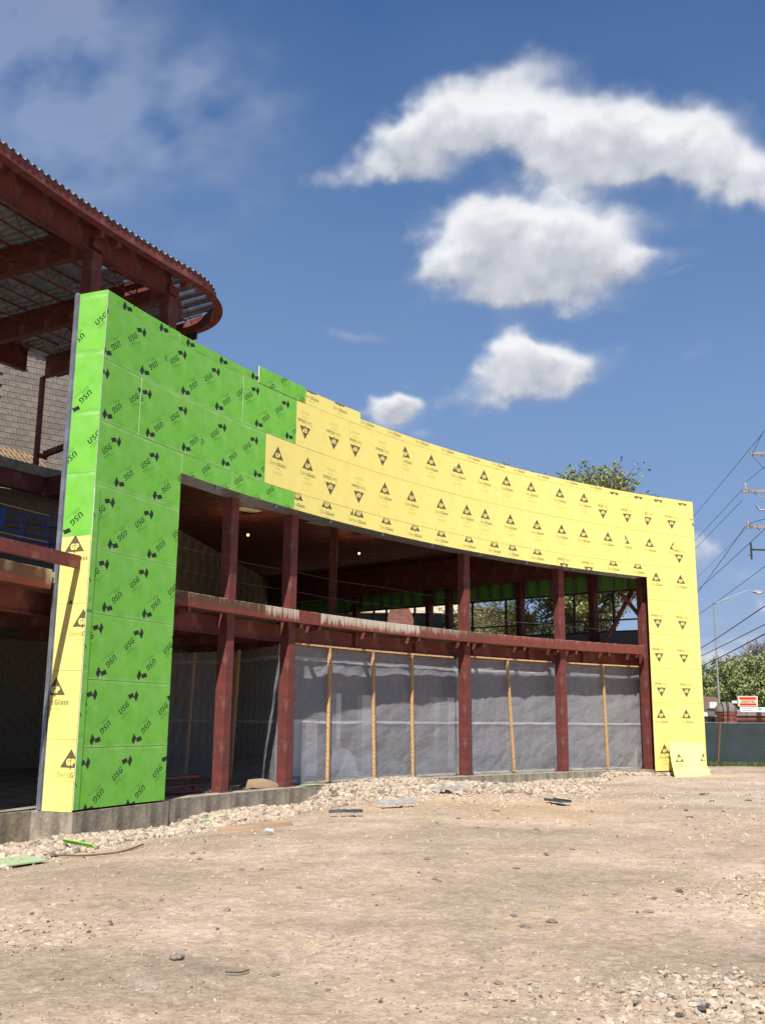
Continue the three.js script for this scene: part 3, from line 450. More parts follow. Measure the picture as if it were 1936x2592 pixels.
// steel columns of the facade
{
  const lab = ['red primed steel column nearest the green pier', 'red primed steel column with chalky edge, beside the first plastic sheet', 'red primed steel column in the middle of the opening', 'red primed steel column between the two single-stud plastic bays', 'red primed steel column against the yellow right-hand pier'];
  [5.26, 7.57, 15.12, 19.65, 23.73].forEach((s, i) => {
    const p = arc(s, .60, -.02), a = .28, g = thing('steel_column', lab[i], 'column', p.toArray(), 'steel columns along the facade', -th(s));
    part('shaft', (() => { const q = rbox(a, 8.7, a, .02); q.translate(0, 4.37, 0); return q; })(), primerMat, g, false);
    const bp = part('base_plate', box(.42, .03, .42, 0, .016, 0), primerMat, g, false);
    for (const [x, z] of [[1, 1], [1, -1], [-1, 1], [-1, -1]]) part('anchor_bolt', (() => { const q = new THREE.CylinderGeometry(.014, .014, .07, 6); q.translate(x * .175, .065, z * .175); return q; })(), darkSteel, bp, false);
  });
  const back = thing('steel_column', 'dark steel column standing inside the hall behind the mid-opening column', 'column', arc(13.7, 5, -.02).toArray()); part('shaft', (() => { const q = rbox(.26, 8.7, .26, .02); q.translate(0, 4.37, 0); return q; })(), primerMat, back, false);
}

// ------------------------------------------------------------------ plastic sheets, studs and plates closing the ground floor
{
  const wr = dataTex(1024, (() => { const a = tileFbm(4, 5, 81), b = tileFbm(10, 4, 82); return (u, v) => { const f = Math.abs(a(u * 1 + .15 * b(u, v), v * .5 + u * .5) - .5) * 2, k = (1 - Math.pow(f, .6)) * 150 + b(u, v * 3) * 90; return [k, k, k]; }; })(), false);
  const film = new THREE.MeshPhysicalMaterial({ color: lin(.84, .84, .89), roughness: .2, transparent: true, opacity: .27, bumpMap: wr, bumpScale: .025, side: THREE.DoubleSide });
  const tape = new THREE.MeshPhysicalMaterial({ color: lin(.80, .82, .88), roughness: .25, transparent: true, opacity: .26, bumpMap: wr, bumpScale: .03, side: THREE.DoubleSide });
  function sheet(fn, W, H, nx, ny, amp, seed) { // fn(u) -> [point at floor, normal]
    const P = [], U = [], I = [];
    for (let j = 0; j <= ny; j++) for (let i = 0; i <= nx; i++) { const u = i / nx, v = j / ny, [p, n] = fn(u); const rg = 1 - Math.abs(fbm(u * W * .8 + v * 2.2 + seed, v * H * .7 - u * 3.1, seed + 9, 3)) * 3; const fold = fbm(u * W * .5 + v * 1.4 + seed, v * H * .9 - u * 2.1, seed, 4) * amp * 1.3 + rg * rg * Math.sign(rg) * amp * .5 + .4 * amp * Math.sin((u * W * 3.1 + v * 5 + seed) * 1.7) * Math.exp(-v * 3) + amp * .8 * fbm(u * 9, v * 1.2, seed + 4, 2) * (v > .9 ? 1.4 : 1); const sag = -amp * 1.2 * Math.sin(u * Math.PI) * (1 - v) * .4; P.push(p.x + n.x * (fold + sag), p.y + v * H + (v === 0 ? 0 : 0), p.z + n.z * (fold + sag)); U.push(u * W / 1.7 + seed * .3, v * H / 1.7); }
    for (let j = 0; j < ny; j++) for (let i = 0; i < nx; i++) { const a = j * (nx + 1) + i; I.push(a, a + 1, a + nx + 2, a, a + nx + 2, a + nx + 1); }
    const g = new THREE.BufferGeometry(); g.setAttribute('position', new THREE.Float32BufferAttribute(P, 3)); g.setAttribute('uv', new THREE.Float32BufferAttribute(U, 2)); g.setIndex(I); g.computeVertexNormals(); return g;
  }
  const arcFn = (s0, s1, o) => u => { const s = lerp(s0, s1, u); return [arc(s, o, 0), inward(s)]; };
  const lineFn = (a, b) => { const n = V(-(b.z - a.z), 0, b.x - a.x).normalize(); return u => [a.clone().lerp(b, u), n]; };
  const bays = [[arcFn(7.75, 15.4, 1.02), 7.2, 3.5, 'wide plastic sheet behind three wooden studs', 3], [arcFn(15.25, 20.0, 1.02), 4.2, 3.6, 'clear plastic sheet behind one leaning stud, between the middle and fourth steel columns', 5], [arcFn(19.8, 24.5, 1.02), 3.8, 3.6, 'clear plastic sheet behind one stud, next to the yellow pier', 8],
    [lineFn(V(-4.0, 0, -28.2), V(-2.5, 0, -25.5)), 3, 3.45, 'shaded plastic sheet running back from the second steel column', 11], [lineFn(V(-7.4, 0, -29.7), V(-4.02, 0, -28.25)), 3.6, 3.45, 'shaded plastic sheet deep inside, behind the nearest steel column', 14]];
  for (const [fn, W, H, label, seed] of bays) {
    const p0 = fn(.5)[0], t = thing('plastic_sheet', label, 'plastic sheet', [p0.x, 0, p0.z], 'plastic sheets closing the ground floor');
    const fm = part('film', sheet(fn, W, H, Math.ceil(W * 14), 56, .045, seed), film, t);
    const nrm = fn(.5)[1].clone().multiplyScalar(-.03);
    part('seam', sheet(u => { const q = fn(u); return [q[0].clone().add(nrm).setY(1.50), q[1]]; }, W, .075, Math.ceil(W * 12), 3, .02, seed + 2), tape, fm);
    part('seam', sheet(u => { const q = fn(u); return [q[0].clone().add(nrm).setY(3.12), q[1]]; }, W, .10, Math.ceil(W * 12), 3, .02, seed + 5), tape, fm);
  }
  const stud = (b, t, label) => single('wood_stud', bar(b, t, .045, .085, V(b.x - CX, 0, b.z - CZ).normalize()), woodMat, label, 'stud', 'wooden studs holding the plastic');
  stud(arc(9.64, .92, 0), arc(9.62, .92, 3.50), 'sunlit wooden stud nearest the second steel column, before the wide plastic sheet'); stud(arc(11.55, .92, 0), arc(11.42, .92, 3.50), 'sunlit wooden stud at the middle of the wide plastic sheet'); stud(arc(13.19, .92, 0), arc(13.10, .92, 3.50), 'sunlit wooden stud in the wide bay, nearest the mid-opening column');
  stud(arc(17.72, .92, 0), arc(17.46, .92, 3.56), 'leaning wooden stud before the plastic between the third and fourth columns'); stud(arc(22.1, .92, 0), arc(22.0, .92, 3.56), 'wooden stud before the plastic beside the yellow pier');
  stud(V(-5.46, 0, -29.0), V(-5.35, 3.45, -29.0), 'shaded wooden stud deep inside beside the green pier'); stud(V(-4.0, 0, -27.6), V(-3.88, 3.45, -27.55), 'shaded wooden stud just behind the nearest steel column');
  const plate = (s0, s1, y, label) => single('top_plate', arcBox(s0, s1, .88, .97, y, y + .045), woodMat, label, 'wooden plate', 'wooden plates over the plastic');
  plate(7.75, 14.95, 3.505, 'long wooden plate under the floor girder above three studs'); plate(15.28, 19.5, 3.565, 'wooden plate above the leaning stud'); plate(19.82, 23.9, 3.565, 'wooden plate above the stud beside the yellow pier');
  // things stored behind the plastic
  const pale = std({ color: lin(.74, .72, .70), roughness: .9 });
  for (const [px, w, h] of [[757, .42, 1.62], [785, .40, 1.64]]) { const p = atZ(px, 1960, 30.2); single('door_slab', box(w, h, .05, p.x, h / 2 - .02, p.z, .55), pale, 'pale door slab standing upright behind the wide plastic sheet', 'door slab', 'door slabs behind the plastic'); }
  for (const [px, z, w] of [[922, 33, .42], [1108, 35.5, .5], [848, 31, .16], [1135, 35.2, .3]]) { const p = atZ(px, 1950, z); single('wrapped_post', box(w, 2.4, .3, p.x, 1.18, p.z, .6), pale, 'pale board-wrapped post inside, dim behind the plastic', 'post', 'wrapped posts behind the plastic'); }
  { const p = atZ(862, 1950, 30.5); const g = new THREE.SphereGeometry(.5, 20, 12, 0, Math.PI * 2, 0, Math.PI / 2); g.scale(1, 1.7, .8); const q = g.attributes.position; for (let i = 0; i < q.count; i++) { const n = 1 + .18 * fbm(q.getX(i) * 3, q.getY(i) * 3, q.getZ(i) * 3, 3); q.setXYZ(i, q.getX(i) * n, q.getY(i) * n, q.getZ(i) * n); } g.computeVertexNormals(); g.translate(p.x, -.02, p.z); single('tarp_heap', g, pale, 'pale rounded heap under a tarp behind the plastic', 'heap'); }
  { const p = arc(7.15, 1.0, -.02), g = new THREE.SphereGeometry(.38, 24, 12, 0, Math.PI * 2, 0, Math.PI / 2); g.scale(1.2, .55, .8); const q = g.attributes.position; for (let i = 0; i < q.count; i++) { const n = 1 + .3 * fbm(q.getX(i) * 3, q.getY(i) * 3, q.getZ(i) * 3, 3); q.setXYZ(i, q.getX(i) * n, q.getY(i) * n, q.getZ(i) * n); } g.computeVertexNormals(); g.translate(p.x, p.y, p.z); single('sand_heap', g, std({ map: dirtTex, color: lin(.8, .72, .62), roughness: 1 }), 'small heap of tan sand on the slab beside the second steel column', 'sand heap'); }
  { // steel hoop frame lying on the slab
    const t = thing('steel_frame', 'dark red bent steel frame lying on the slab by the nearest column', 'steel frame', arc(4.35, .95, -.02).toArray(), undefined, -th(4.4));
    const c = new THREE.CatmullRomCurve3([V(.2, .05, -.7), V(-.05, .05, -.55), V(-.05, .05, .55), V(.2, .05, .7), V(.2, .34, .68), V(-.02, .36, .55), V(-.02, .36, -.55), V(.2, .34, -.68)], true);
    part('hoop', new THREE.TubeGeometry(c, 60, .04, 6, true), primerMat, t, false); part('tread', box(.25, .03, 1.1, .05, .18, 0), primerMat, t, false);
  }
}
// ------------------------------------------------------------------ canopy roof over the curved hall
{
  const S0 = -22, S1 = 7.46, OF = 2.22, OB = 11.1, CR = 2.2;
  const oMin = s => s < S1 - CR ? OF : OF + CR - Math.sqrt(Math.max(0, 1 - ((s - (S1 - CR)) / CR) ** 2)) * CR;
  const can = thing('canopy_roof', 'round-ended steel deck canopy on dark red girders, high above the green pier', 'canopy', arc(2.5, 2.75, 4.27).toArray());
  // corrugated deck: trapezoid flutes running across the band
  const P = [], U = [], I = []; const pitch = .203, lo = 12.965, hi = 13.02;
  const prof4 = [[0, lo], [.075, lo], [.098, hi], [.178, hi], [.203, lo]];
  const strip = (sa, ya, sb, yb, o0a, o0b, o1) => { const k = P.length / 3; for (const [s, y, o] of [[sa, ya, o0a], [sb, yb, o0b], [sb, yb, o1], [sa, ya, o1]]) { const p = arc(s, o, y); P.push(p.x, p.y, p.z); U.push(s, o); } I.push(k, k + 1, k + 2, k, k + 2, k + 3); };
  let n = 0; for (let s = S0; s + pitch < S1; s += pitch, n++) for (let q = 0; q < 4; q++) {
    const sa = s + prof4[q][0], sb = s + prof4[q + 1][0], ya = prof4[q][1], yb = prof4[q + 1][1];
    const a = oMin(sa) - .05, b = oMin(sb) - .05;
    // open laps near the rounded end, where daylight shows between the sheets
    if (q === 2 && s > 3.9 && n % 2 === 0) { strip(sa, ya, sb, yb, a, b, Math.max(a, 3.0)); strip(sa, ya, sb, yb, 3.9 + (n % 5) * .2, 3.9 + (n % 5) * .2, OB); }
    else strip(sa, ya, sb, yb, a, b, OB);
  }
  const dg = new THREE.BufferGeometry(); dg.setAttribute('position', new THREE.Float32BufferAttribute(P, 3)); dg.setAttribute('uv', new THREE.Float32BufferAttribute(U, 2)); dg.setIndex(I); dg.computeVertexNormals(); part('roof_deck', dg, deckMat, can);
  // rim: bent plate following the edge and the rounded end
  const edge = []; for (let s = S0; s < S1 - CR; s += .5) edge.push([s, OF]); for (let k = 0; k <= 16; k++) { const a = k / 16 * Math.PI / 2; edge.push([S1 - CR + CR * Math.sin(a), OF + CR - CR * Math.cos(a)]); }
  const endStraight = [...edge, [S1, 5.2]];
  const sweep = (path, sec, name, mat) => { // sec: closed section [[outward, y]...]
    const p = [], u = [], idx = []; let L = 0; const m = sec.length;
    path.forEach(([s, o], i) => { const c = arc(s, o), a = arc(...path[Math.max(0, i - 1)]), b = arc(...path[Math.min(path.length - 1, i + 1)]); const t = b.clone().sub(a).normalize(), out = V(-t.z, 0, t.x); if (i) L += c.distanceTo(arc(...path[i - 1])); for (const [w, y] of sec) { p.push(c.x + out.x * w, y, c.z + out.z * w); u.push(L, y); } });
    for (let i = 0; i < path.length - 1; i++) for (let k = 0; k < m; k++) { const a = i * m + k, b = i * m + (k + 1) % m, c = a + m, d = b + m; idx.push(a, c, d, a, d, b); }
    let g = new THREE.BufferGeometry(); g.setAttribute('position', new THREE.Float32BufferAttribute(p, 3)); g.setAttribute('uv', new THREE.Float32BufferAttribute(u, 2)); g.setIndex(idx); g = g.toNonIndexed(); g.computeVertexNormals(); return part(name, g, mat, can);
  };
  sweep(endStraight, [[0, 12.60], [0, 12.96], [.02, 12.96], [.02, 12.60]], 'rim_plate', primerMat);
  sweep(endStraight, [[0, 12.585], [0, 12.6], [.22, 12.6], [.22, 12.585]], 'rim_flange', primerMat);
  const ring = []; for (let s = S0; s <= 5.3; s += .6) ring.push([s, 2.72]); const ringB = []; for (let s = S0; s <= 7.3; s += .7) ringB.push([s, 10.6]);
  for (const [pa, nm] of [[ring, 'ring_girder'], [ringB, 'ring_girder']]) { sweep(pa, [[-.01, 12.27], [-.01, 12.94], [.01, 12.94], [.01, 12.27]], nm, primerMat); sweep(pa, [[-.11, 12.25], [-.11, 12.27], [.11, 12.27], [.11, 12.25]], 'girder_flange', primerMat); sweep(pa, [[-.11, 12.94], [-.11, 12.955], [.11, 12.955], [.11, 12.94]], 'girder_flange', primerMat); }
  for (const s of [-9, -3.3, 2.5, 5.1, 7.25]) { // radial girders: web and two flanges
    const a = arc(s, s > 6 ? 5.0 : 2.75), b = arc(s, 10.6), A = (y) => a.clone().setY(y), B = y => b.clone().setY(y);
    part('girder', merge([bar(A(12.59), B(12.59), .02, .62), bar(A(12.265), B(12.265), .2, .025), bar(A(12.925), B(12.925), .2, .025)]), primerMat, can);
  }
  part('end_beam', merge([bar(arc(7.55, 4.3, 12.62), arc(7.55, 10.5, 12.62), .05, .5)]), darkSteel, can);
  for (let k = 0; k < 5; k++) { // open web joists
    const o = 3.9 + k * 1.35, pc = []; const joint = y => { const a = []; for (let s = S0; s <= 7.3; s += .9) a.push([s, o]); return a; };
    sweep(joint(), [[-.03, 12.90], [-.03, 12.94], [.03, 12.94], [.03, 12.90]], 'joist_chord', primerMat); sweep(joint(), [[-.025, 12.52], [-.025, 12.55], [.025, 12.55], [.025, 12.52]], 'joist_chord', primerMat);
    const z = []; for (let s = -5; s < 7.0; s += .5) { z.push(rod(arc(s, o, 12.54), arc(s + .25, o, 12.91), .011, 4), rod(arc(s + .25, o, 12.91), arc(s + .5, o, 12.54), .011, 4)); } part('joist_web', merge(z), primerMat, can);
  }
  for (const [s, o, y0] of [[2.5, 2.75, 4.27], [5.1, 2.8, 4.27], [-7, 2.75, 4.27]]) { const g = rbox(.33, 12.27 - y0, .33, .02); const p = arc(s, o); g.rotateY(-th(s)); g.translate(p.x, (12.27 + y0) / 2, p.z); part('column', g, primerMat, can); const c = box(.36, .22, .36); c.rotateY(-th(s)); c.translate(p.x, 12.45, p.z); part('column_cap', c, primerMat, can); }
  for (const s of [7.2, -5]) { const g = box(.13, 2.98, .13); const p = arc(s, 10.6); g.rotateY(-th(s)); g.translate(p.x, 10.76, p.z); part('rear_column', g, primerMat, can); }
  for (const [s, o] of [[2.2, 2.3], [2.75, 2.3], [5.1, 2.3], [-.8, 2.3]]) { const p = arc(s, o); const g = box(.2, .14, .12); g.rotateY(-th(s)); g.translate(p.x, 12.52, p.z); part('splice_plate', g, primerMat, can); }
  // bent raker beam fixed to the rear column
  const rb = thing('raker_beam', 'dark stepped steel beam bolted to the canopy\'s rear column', 'beam', atZ(95, 1152, 31).toArray());
  part('stub', bar(atZ(92, 1150, 30.9), atZ(117, 1158, 30.7), .14, .16), primerMat, rb); part('arm', bar(atZ(114, 1150, 30.6), atZ(200, 1118, 29.6), .14, .17), primerMat, rb);
}
// tie beam running out past the pier
{
  const a = V(-5.612, 4.43, -18.405), d = V(-.369, 0, .9295), b = a.clone().addScaledVector(d, 7.2), t = thing('tie_beam', 'loose red steel beam ending against the pier\'s yellow end', 'beam', [b.x, -.6, b.z]);
  part('beam', bar(a, b, .10, .235), primerMat, t); part('end_plate', bar(a.clone().addScaledVector(d, -.012), a, .112, .25), primerMat, t);
  part('post', box(.2, 4.95, .2, b.x, 1.85, b.z), primerMat, t);
}
// guard cables
function cable(pts, r, label, n = 40, group = 'guard cables along the upper floor edge') { return single('guard_cable', tube(pts, r, 5, n), cableMat, label, 'cable', group); }
for (const [y, l] of [[5.36, 'upper'], [4.85, 'lower']]) {
  const a = []; for (let s = 2.7; s <= 23.5; s += 1.3) a.push(arc(s, .78 + .0 * s, y - .03 * Math.abs(Math.sin(s * .8)))); cable(a, .005, `${l} guard cable strung across the opening at the upper floor`, 80);
  const b = []; for (let s = -12; s <= .6; s += 1) b.push(arc(s, 1.0, y - .03 * Math.abs(Math.sin(s * .9)))); cable(b, .006, `${l} guard cable strung past the tall green pier`, 40);
}
// scissor lift parked on the upper floor
{
  const blue = std({ color: lin(.012, .07, .36), roughness: .45 }), ry = .86;
  const badge = canvasTex(512, 128, (ctx, w, h) => { ctx.fillStyle = 'rgb(20,62,150)'; ctx.fillRect(0, 0, w, h); ctx.fillStyle = 'rgb(215,220,230)'; ctx.font = 'bold 96px sans-serif'; ctx.textBaseline = 'middle'; ctx.fillText('Genie', 110, 66); }, true, false);
  const t = thing('scissor_lift', 'blue scissor lift parked on the upper floor behind the red tie beam', 'lift', [-8.95, 4.27, -23.6], undefined, ry);
  const ch = part('chassis', (() => { const g = rbox(3.0, .62, 1.1, .04); g.translate(0, .52, 0); return g; })(), blue, t, false);
  const pl = part('name_plate', (() => { const g = new THREE.PlaneGeometry(1.1, .275); g.translate(.9, .55, .556); return g; })(), std({ map: badge, roughness: .5 }), ch, false);
  for (const [x, z] of [[-1.1, .5], [1.1, .5], [-1.1, -.5], [1.1, -.5]]) part('wheel', (() => { const g = new THREE.CylinderGeometry(.2, .2, .14, 18); g.rotateX(Math.PI / 2); g.translate(x, .2, z); return g; })(), darkSteel, t, false);
  part('scissor_pack', merge([0, 1, 2].map(k => box(2.6, .06, .9, 0, .88 + k * .07, 0))), frameMat, t, false);
  const deck = part('platform', box(2.9, .1, 1.06, 0, 1.1, 0), blue, t, false);
  const pl2 = part('toe_board', box(2.9, .16, .02, 0, 1.2, .53), blue, t, false);
  const rail = (a, b) => part('rail', rod(a, b, .022), blue, deck, false);
  for (const z of [-.5, .5]) { rail(V(-1.42, 2.05, z), V(1.42, 2.05, z)); rail(V(-1.42, 1.62, z), V(1.42, 1.62, z)); for (const x of [-1.42, -.7, 0, .7, 1.42]) rail(V(x, 1.15, z), V(x, 2.05, z)); }
  for (const x of [-1.42, 1.42]) { rail(V(x, 2.05, -.5), V(x, 2.05, .5)); rail(V(x, 1.62, -.5), V(x, 1.62, .5)); }
  part('control_box', (() => { const g = rbox(.42, .42, .22, .02); g.translate(-.75, 1.86, .62); return g; })(), blue, t, false);
}
// temporary lamps under the roof
for (const [px, py] of [[628, 1354.5], [909, 1401]]) {
  const p = atY(px, py, 7.6), t = thing('work_lamp', 'small lit temporary bulb hanging under the dark roof', 'lamp', [p.x, p.y, p.z], 'lit bulbs under the roof');
  part('bulb', new THREE.SphereGeometry(.045, 12, 8), new THREE.MeshStandardMaterial({ color: 0x000000, emissive: lin(1, .66, .30), emissiveIntensity: 1.4 }), t, false);
  part('socket', (() => { const g = new THREE.CylinderGeometry(.03, .03, .09, 8); g.translate(0, .085, 0); return g; })(), darkSteel, t, false);
  part('cord', (() => { const g = new THREE.CylinderGeometry(.006, .006, 1.3, 5); g.translate(0, .75, 0); return g; })(), darkSteel, t, false);
  const l = new THREE.PointLight(lin(1, .74, .42), 1.2, 0, 2); l.name = 'work_lamp_glow'; l.castShadow = true; t.add(l);
}

// ------------------------------------------------------------------ yard: gravel, stones, offcuts
function onGround(px, py, lift = 0) { const d = dirPx(px, py); let y = -.1, p; for (let i = 0; i < 30; i++) { const t = (y + lift - EYE) / d.y; p = V(0, EYE, 0).addScaledVector(d, t); y = lerp(y, groundH(p.x, p.z), .6); } p.y = groundH(p.x, p.z) + lift; return p; }
function stoneGeo(seed, det = 1) { const g = new THREE.IcosahedronGeometry(1, det), p = g.attributes.position, r = rng(seed), o = [r() * 9, r() * 9, r() * 9]; for (let i = 0; i < p.count; i++) { const x = p.getX(i), y = p.getY(i), z = p.getZ(i), k = 1 + .95 * fbm(x * 1.4 + o[0], y * 1.4 + o[1], z * 1.4 + o[2], 2); p.setXYZ(i, x * k, y * k * .72, z * k * .88); } g.computeVertexNormals(); return g; }
{
  const r = rng(99), M = new THREE.Matrix4(), Q = new THREE.Quaternion(), E = new THREE.Euler(), C = new THREE.Color();
  const gm = std({ color: 0xffffff, roughness: 1, bumpMap: fineBump, bumpScale: .01 });
  const lists = [[], [], []];
  const add = (L, x, z, sz, col, sink = .3) => { const y = groundH(x, z) + sz * (.5 - sink); L.push([x, y, z, sz, r() * 6.3, r() * 6.3, r() * 6.3, col]); };
  const stoneCol = () => { const k = .75 + r() * .5, t = r(); return t < .12 ? [.18 * k, .15 * k, .135 * k] : t < .4 ? [.36 * k, .285 * k, .225 * k] : t < .78 ? [.42 * k, .33 * k, .245 * k] : [.48 * k, .395 * k, .30 * k]; };
  for (let i = 0; i < 60000; i++) { // bank against the foundation
    const s = -13 + r() * 39, wide = 1.5 + 4.6 * Math.exp(-(((s - 11.5) / 3.8) ** 2)) + 1.0 * Math.exp(-(((s - 5.0) / 3.0) ** 2)) - .8 * sstep(16, 21, s), e = Math.pow(r(), 1.25), o = .12 - e * wide * (1 + .3 * fbm(s * .8, 2, 7, 2)), p = arc(s, o);
    if (r() > 1.15 - e * .8 - .5 * sstep(18, 22, s)) continue;
    add(lists[Math.floor(r() * 3)], p.x, p.z, .028 + Math.pow(r(), 2.2) * .068, stoneCol(), .15 + .25 * e - .25 * (1 - e) * r() * sstep(6, 9, s) * sstep(15, 13, s));
  }
  const pebCol = () => { const k = .8 + r() * .4, t = r(); return t < .04 ? [.16 * k, .135 * k, .115 * k] : t < .6 ? [.46 * k, .375 * k, .29 * k] : [.56 * k, .47 * k, .375 * k]; };
  for (let i = 0; i < 38000; i++) { // loose stones in the dirt
    const a = (r() - .5) * .86, d = 4.5 + 30 * Math.pow(r(), 1.5), x = Math.sin(a) * d, z = -Math.cos(a) * d, [s, o] = toArc(x, z); if (o > -.1) continue;
    const m = clodMask(x, z); if (r() > .30 + .70 * m + .3 * sstep(18, 26, d)) continue;
    add(lists[Math.floor(r() * 3)], x, z, .006 + Math.pow(r(), 3) * (.012 + .014 * m + .012 * sstep(8, 20, d)), pebCol(), .35);
  }
  for (let i = 0; i < 52000; i++) { // flat crusts of dried clay where the yard is churned
    const a = (r() - .5) * .86, d = 4.8 + 24 * Math.pow(r(), 1.7), x = Math.sin(a) * d, z = -Math.cos(a) * d, [s, o] = toArc(x, z); if (o > -.3) continue;
    const m = clodMask(x, z); if (m < .18 || r() > m * 1.3) continue;
    const sz = (.009 + Math.pow(r(), 2.4) * .034) * (.5 + .6 * m) * (1 + .5 * sstep(10, 22, d)), k = .8 + r() * .35, c = r() < .03 ? [.30 * k, .25 * k, .21 * k] : [.56 * k, .455 * k, .355 * k];
    lists[2].push([x, groundH(x, z) + sz * .02, z, sz, (r() - .5) * .7, r() * 6.3, (r() - .5) * .7, c, .6]);
  }
  lists.forEach((L, k) => { const im = new THREE.InstancedMesh(stoneGeo(700 + k, k === 2 ? 1 : 0), gm, L.length); L.forEach(([x, y, z, sz, a, b, c, col, flat], i) => { M.compose(V(x, y, z), Q.setFromEuler(E.set(a, b, c)), V(sz * (.8 + .5 * ((i * 7) % 10) / 10), sz * (flat || 1), sz)); im.setMatrixAt(i, M); im.setColorAt(i, C.setRGB(...col)); }); stuff(im, 'gravel', 'loose tan limestone gravel banked along the foundation and strewn over the dirt', 'gravel'); });
  // single stones and clods one can pick out
  const rockMats = [lin(.36, .29, .22), lin(.28, .235, .19), lin(.40, .33, .26), lin(.17, .145, .13)].map(c => std({ color: c, roughness: 1, bumpMap: fineBump, bumpScale: .02 }));
  const geos = [1, 2, 3, 4].map(k => stoneGeo(40 + k, 2));
  const rock = (px, py, sz, mat, label, group) => { const p = onGround(px, py), m = new THREE.Mesh(geos[Math.floor(r() * 4)], rockMats[mat]); m.name = numbered('rock'); m.position.set(p.x, p.y + sz * .12, p.z); sz *= .55; m.scale.set(sz * (1 + r() * .7), sz * .8, sz); m.rotation.y = r() * 6; m.userData = { label, category: 'rock', ...(group ? { group } : {}) }; m.castShadow = m.receiveShadow = true; scene.add(m); };
  rock(446, 2428, .085, 1, 'large brown clod alone on the smooth dirt', null); rock(575, 2305, .06, 0, 'pale lump with a hollow beside it on the dirt', null); rock(145, 2140, .17, 3, 'dark grey chunk lying in the gravel by the green pier\'s footing', null);
  rock(1718, 2258, .07, 3, 'dark grey stone at the top of the churned patch', null); rock(1776, 2555, .05, 3, 'dark stone half buried in the pale churned clods', null); rock(1718, 2572, .04, 3, 'blackish flat stone beside the pale churned clods', null);
  for (const [x, y, s, m] of [[488, 2162, .07, 1], [505, 2176, .05, 1], [612, 2203, .05, 1], [663, 2201, .045, 1], [1080, 2175, .06, 1], [1112, 2232, .05, 1], [1305, 2199, .05, 1], [1358, 2102, .08, 1], [1384, 2164, .07, 1], [1448, 2150, .06, 0], [1676, 2022, .09, 1], [1780, 2012, .12, 3], [1740, 2006, .09, 2], [1800, 2030, .08, 3], [1894, 2028, .09, 3], [1735, 2052, .07, 3], [1745, 2070, .08, 3], [1830, 2055, .06, 3], [1255, 2054, .09, 1], [1218, 2062, .08, 2], [1160, 2072, .07, 1], [1300, 2320, .05, 1], [1330, 2347, .06, 1], [1560, 2265, .05, 2], [1480, 2266, .05, 2], [1395, 2335, .06, 1], [1870, 2222, .07, 0], [1655, 2275, .05, 1], [1640, 2310, .06, 0], [300, 2212, .04, 1], [410, 2280, .04, 1], [700, 2470, .035, 1], [830, 2508, .03, 2], [1100, 2226, .05, 1], [1205, 2096, .06, 1], [150, 2480, .05, 0], [1260, 2490, .04, 2], [1850, 2470, .05, 1], [1760, 2100, .05, 1]]) rock(x, y, s, m, 'loose stone lying on the bare dirt yard', 'loose stones on the yard');
  // steel stud offcuts
  const channel = (a, b, w, mat, label) => { const t = thing('metal_stud_offcut', label, 'metal stud', a.toArray()); const d = b.clone().sub(a).normalize(), side = V(-d.z, 0, d.x), up = V(0, 1, 0); const o = (k, h) => [a.clone().addScaledVector(side, k).addScaledVector(up, h), b.clone().addScaledVector(side, k).addScaledVector(up, h)]; part('web', bar(...o(0, .02), w, .006), mat, t); part('flange', bar(...o(-w / 2, .04), .006, .05), mat, t); part('flange', bar(...o(w / 2, .04), .006, .05), mat, t); };
  const brightGalv = std({ map: galvTex, roughness: .6, metalness: .1 }), dullGalv = std({ map: galvTex, color: lin(.25, .25, .26), roughness: .7, metalness: .3 });
  const gp = (x, y, l) => onGround(x, y, l); channel(gp(1098, 2000, .1), gp(1171, 1999, .12), .15, brightGalv, 'bright galvanized stud offcut on the gravel under the mid-opening column'); channel(gp(963, 2036, .08), gp(1046, 2030, .10), .15, brightGalv, 'galvanized stud offcut on the gravel pile, lengthwise'); channel(gp(1388, 2026, .04), gp(1434, 2034, .05), .2, dullGalv, 'dark dull stud offcut alone on the dirt'); channel(gp(834, 2060, .05), gp(874, 2058, .06), .1, dullGalv, 'short dull stud offcut at the foot of the gravel pile'); channel(gp(880, 2058, .05), gp(910, 2059, .06), .14, dullGalv, 'stubby dark stud offcut beside a longer one below the gravel pile');
  // board offcuts
  const off = (pts, label, mat = [greenMat, coreMat]) => { const t = pts.map(p => p); const a = t[0], b = t[1], c = t[2]; const u = b.clone().sub(a), w = c.clone().sub(a), n = new THREE.Vector3().crossVectors(u, w).normalize(); if (n.y < 0) n.negate(); const g = new THREE.BoxGeometry(u.length(), .016, w.length()); const ws = w.clone().addScaledVector(u.clone().normalize(), -w.dot(u.clone().normalize())).normalize(); const gg = g; gg.applyMatrix4(new THREE.Matrix4().makeBasis(u.clone().normalize(), n, new THREE.Vector3().crossVectors(u.clone().normalize(), n))); const m = a.clone().add(b).multiplyScalar(.5).addScaledVector(w, .5); gg.translate(m.x, m.y + .012, m.z); single('board_offcut', gg, mat[0], label, 'board offcut'); };
  const plainGreen = std({ color: lin(.20, .62, .06), roughness: .8 }), paleGreen = std({ color: lin(.30, .40, .22), roughness: .85 });
  off([gp(164, 2133, .10), gp(240, 2148, .06), gp(158, 2125, .16)], 'bright green board sliver lying in the gravel by the pier', [plainGreen]);
  off([gp(-30, 2200, .03), gp(97, 2183, .03), gp(-25, 2180, .06)], 'flat dusty green board offcut at the edge of the gravel', [paleGreen]);
  off([arc(7.95, .16, .005), arc(8.55, .14, .005), arc(7.95, .40, .005)], 'pale green board offcut lying on the foundation wall by the second column', [paleGreen]);
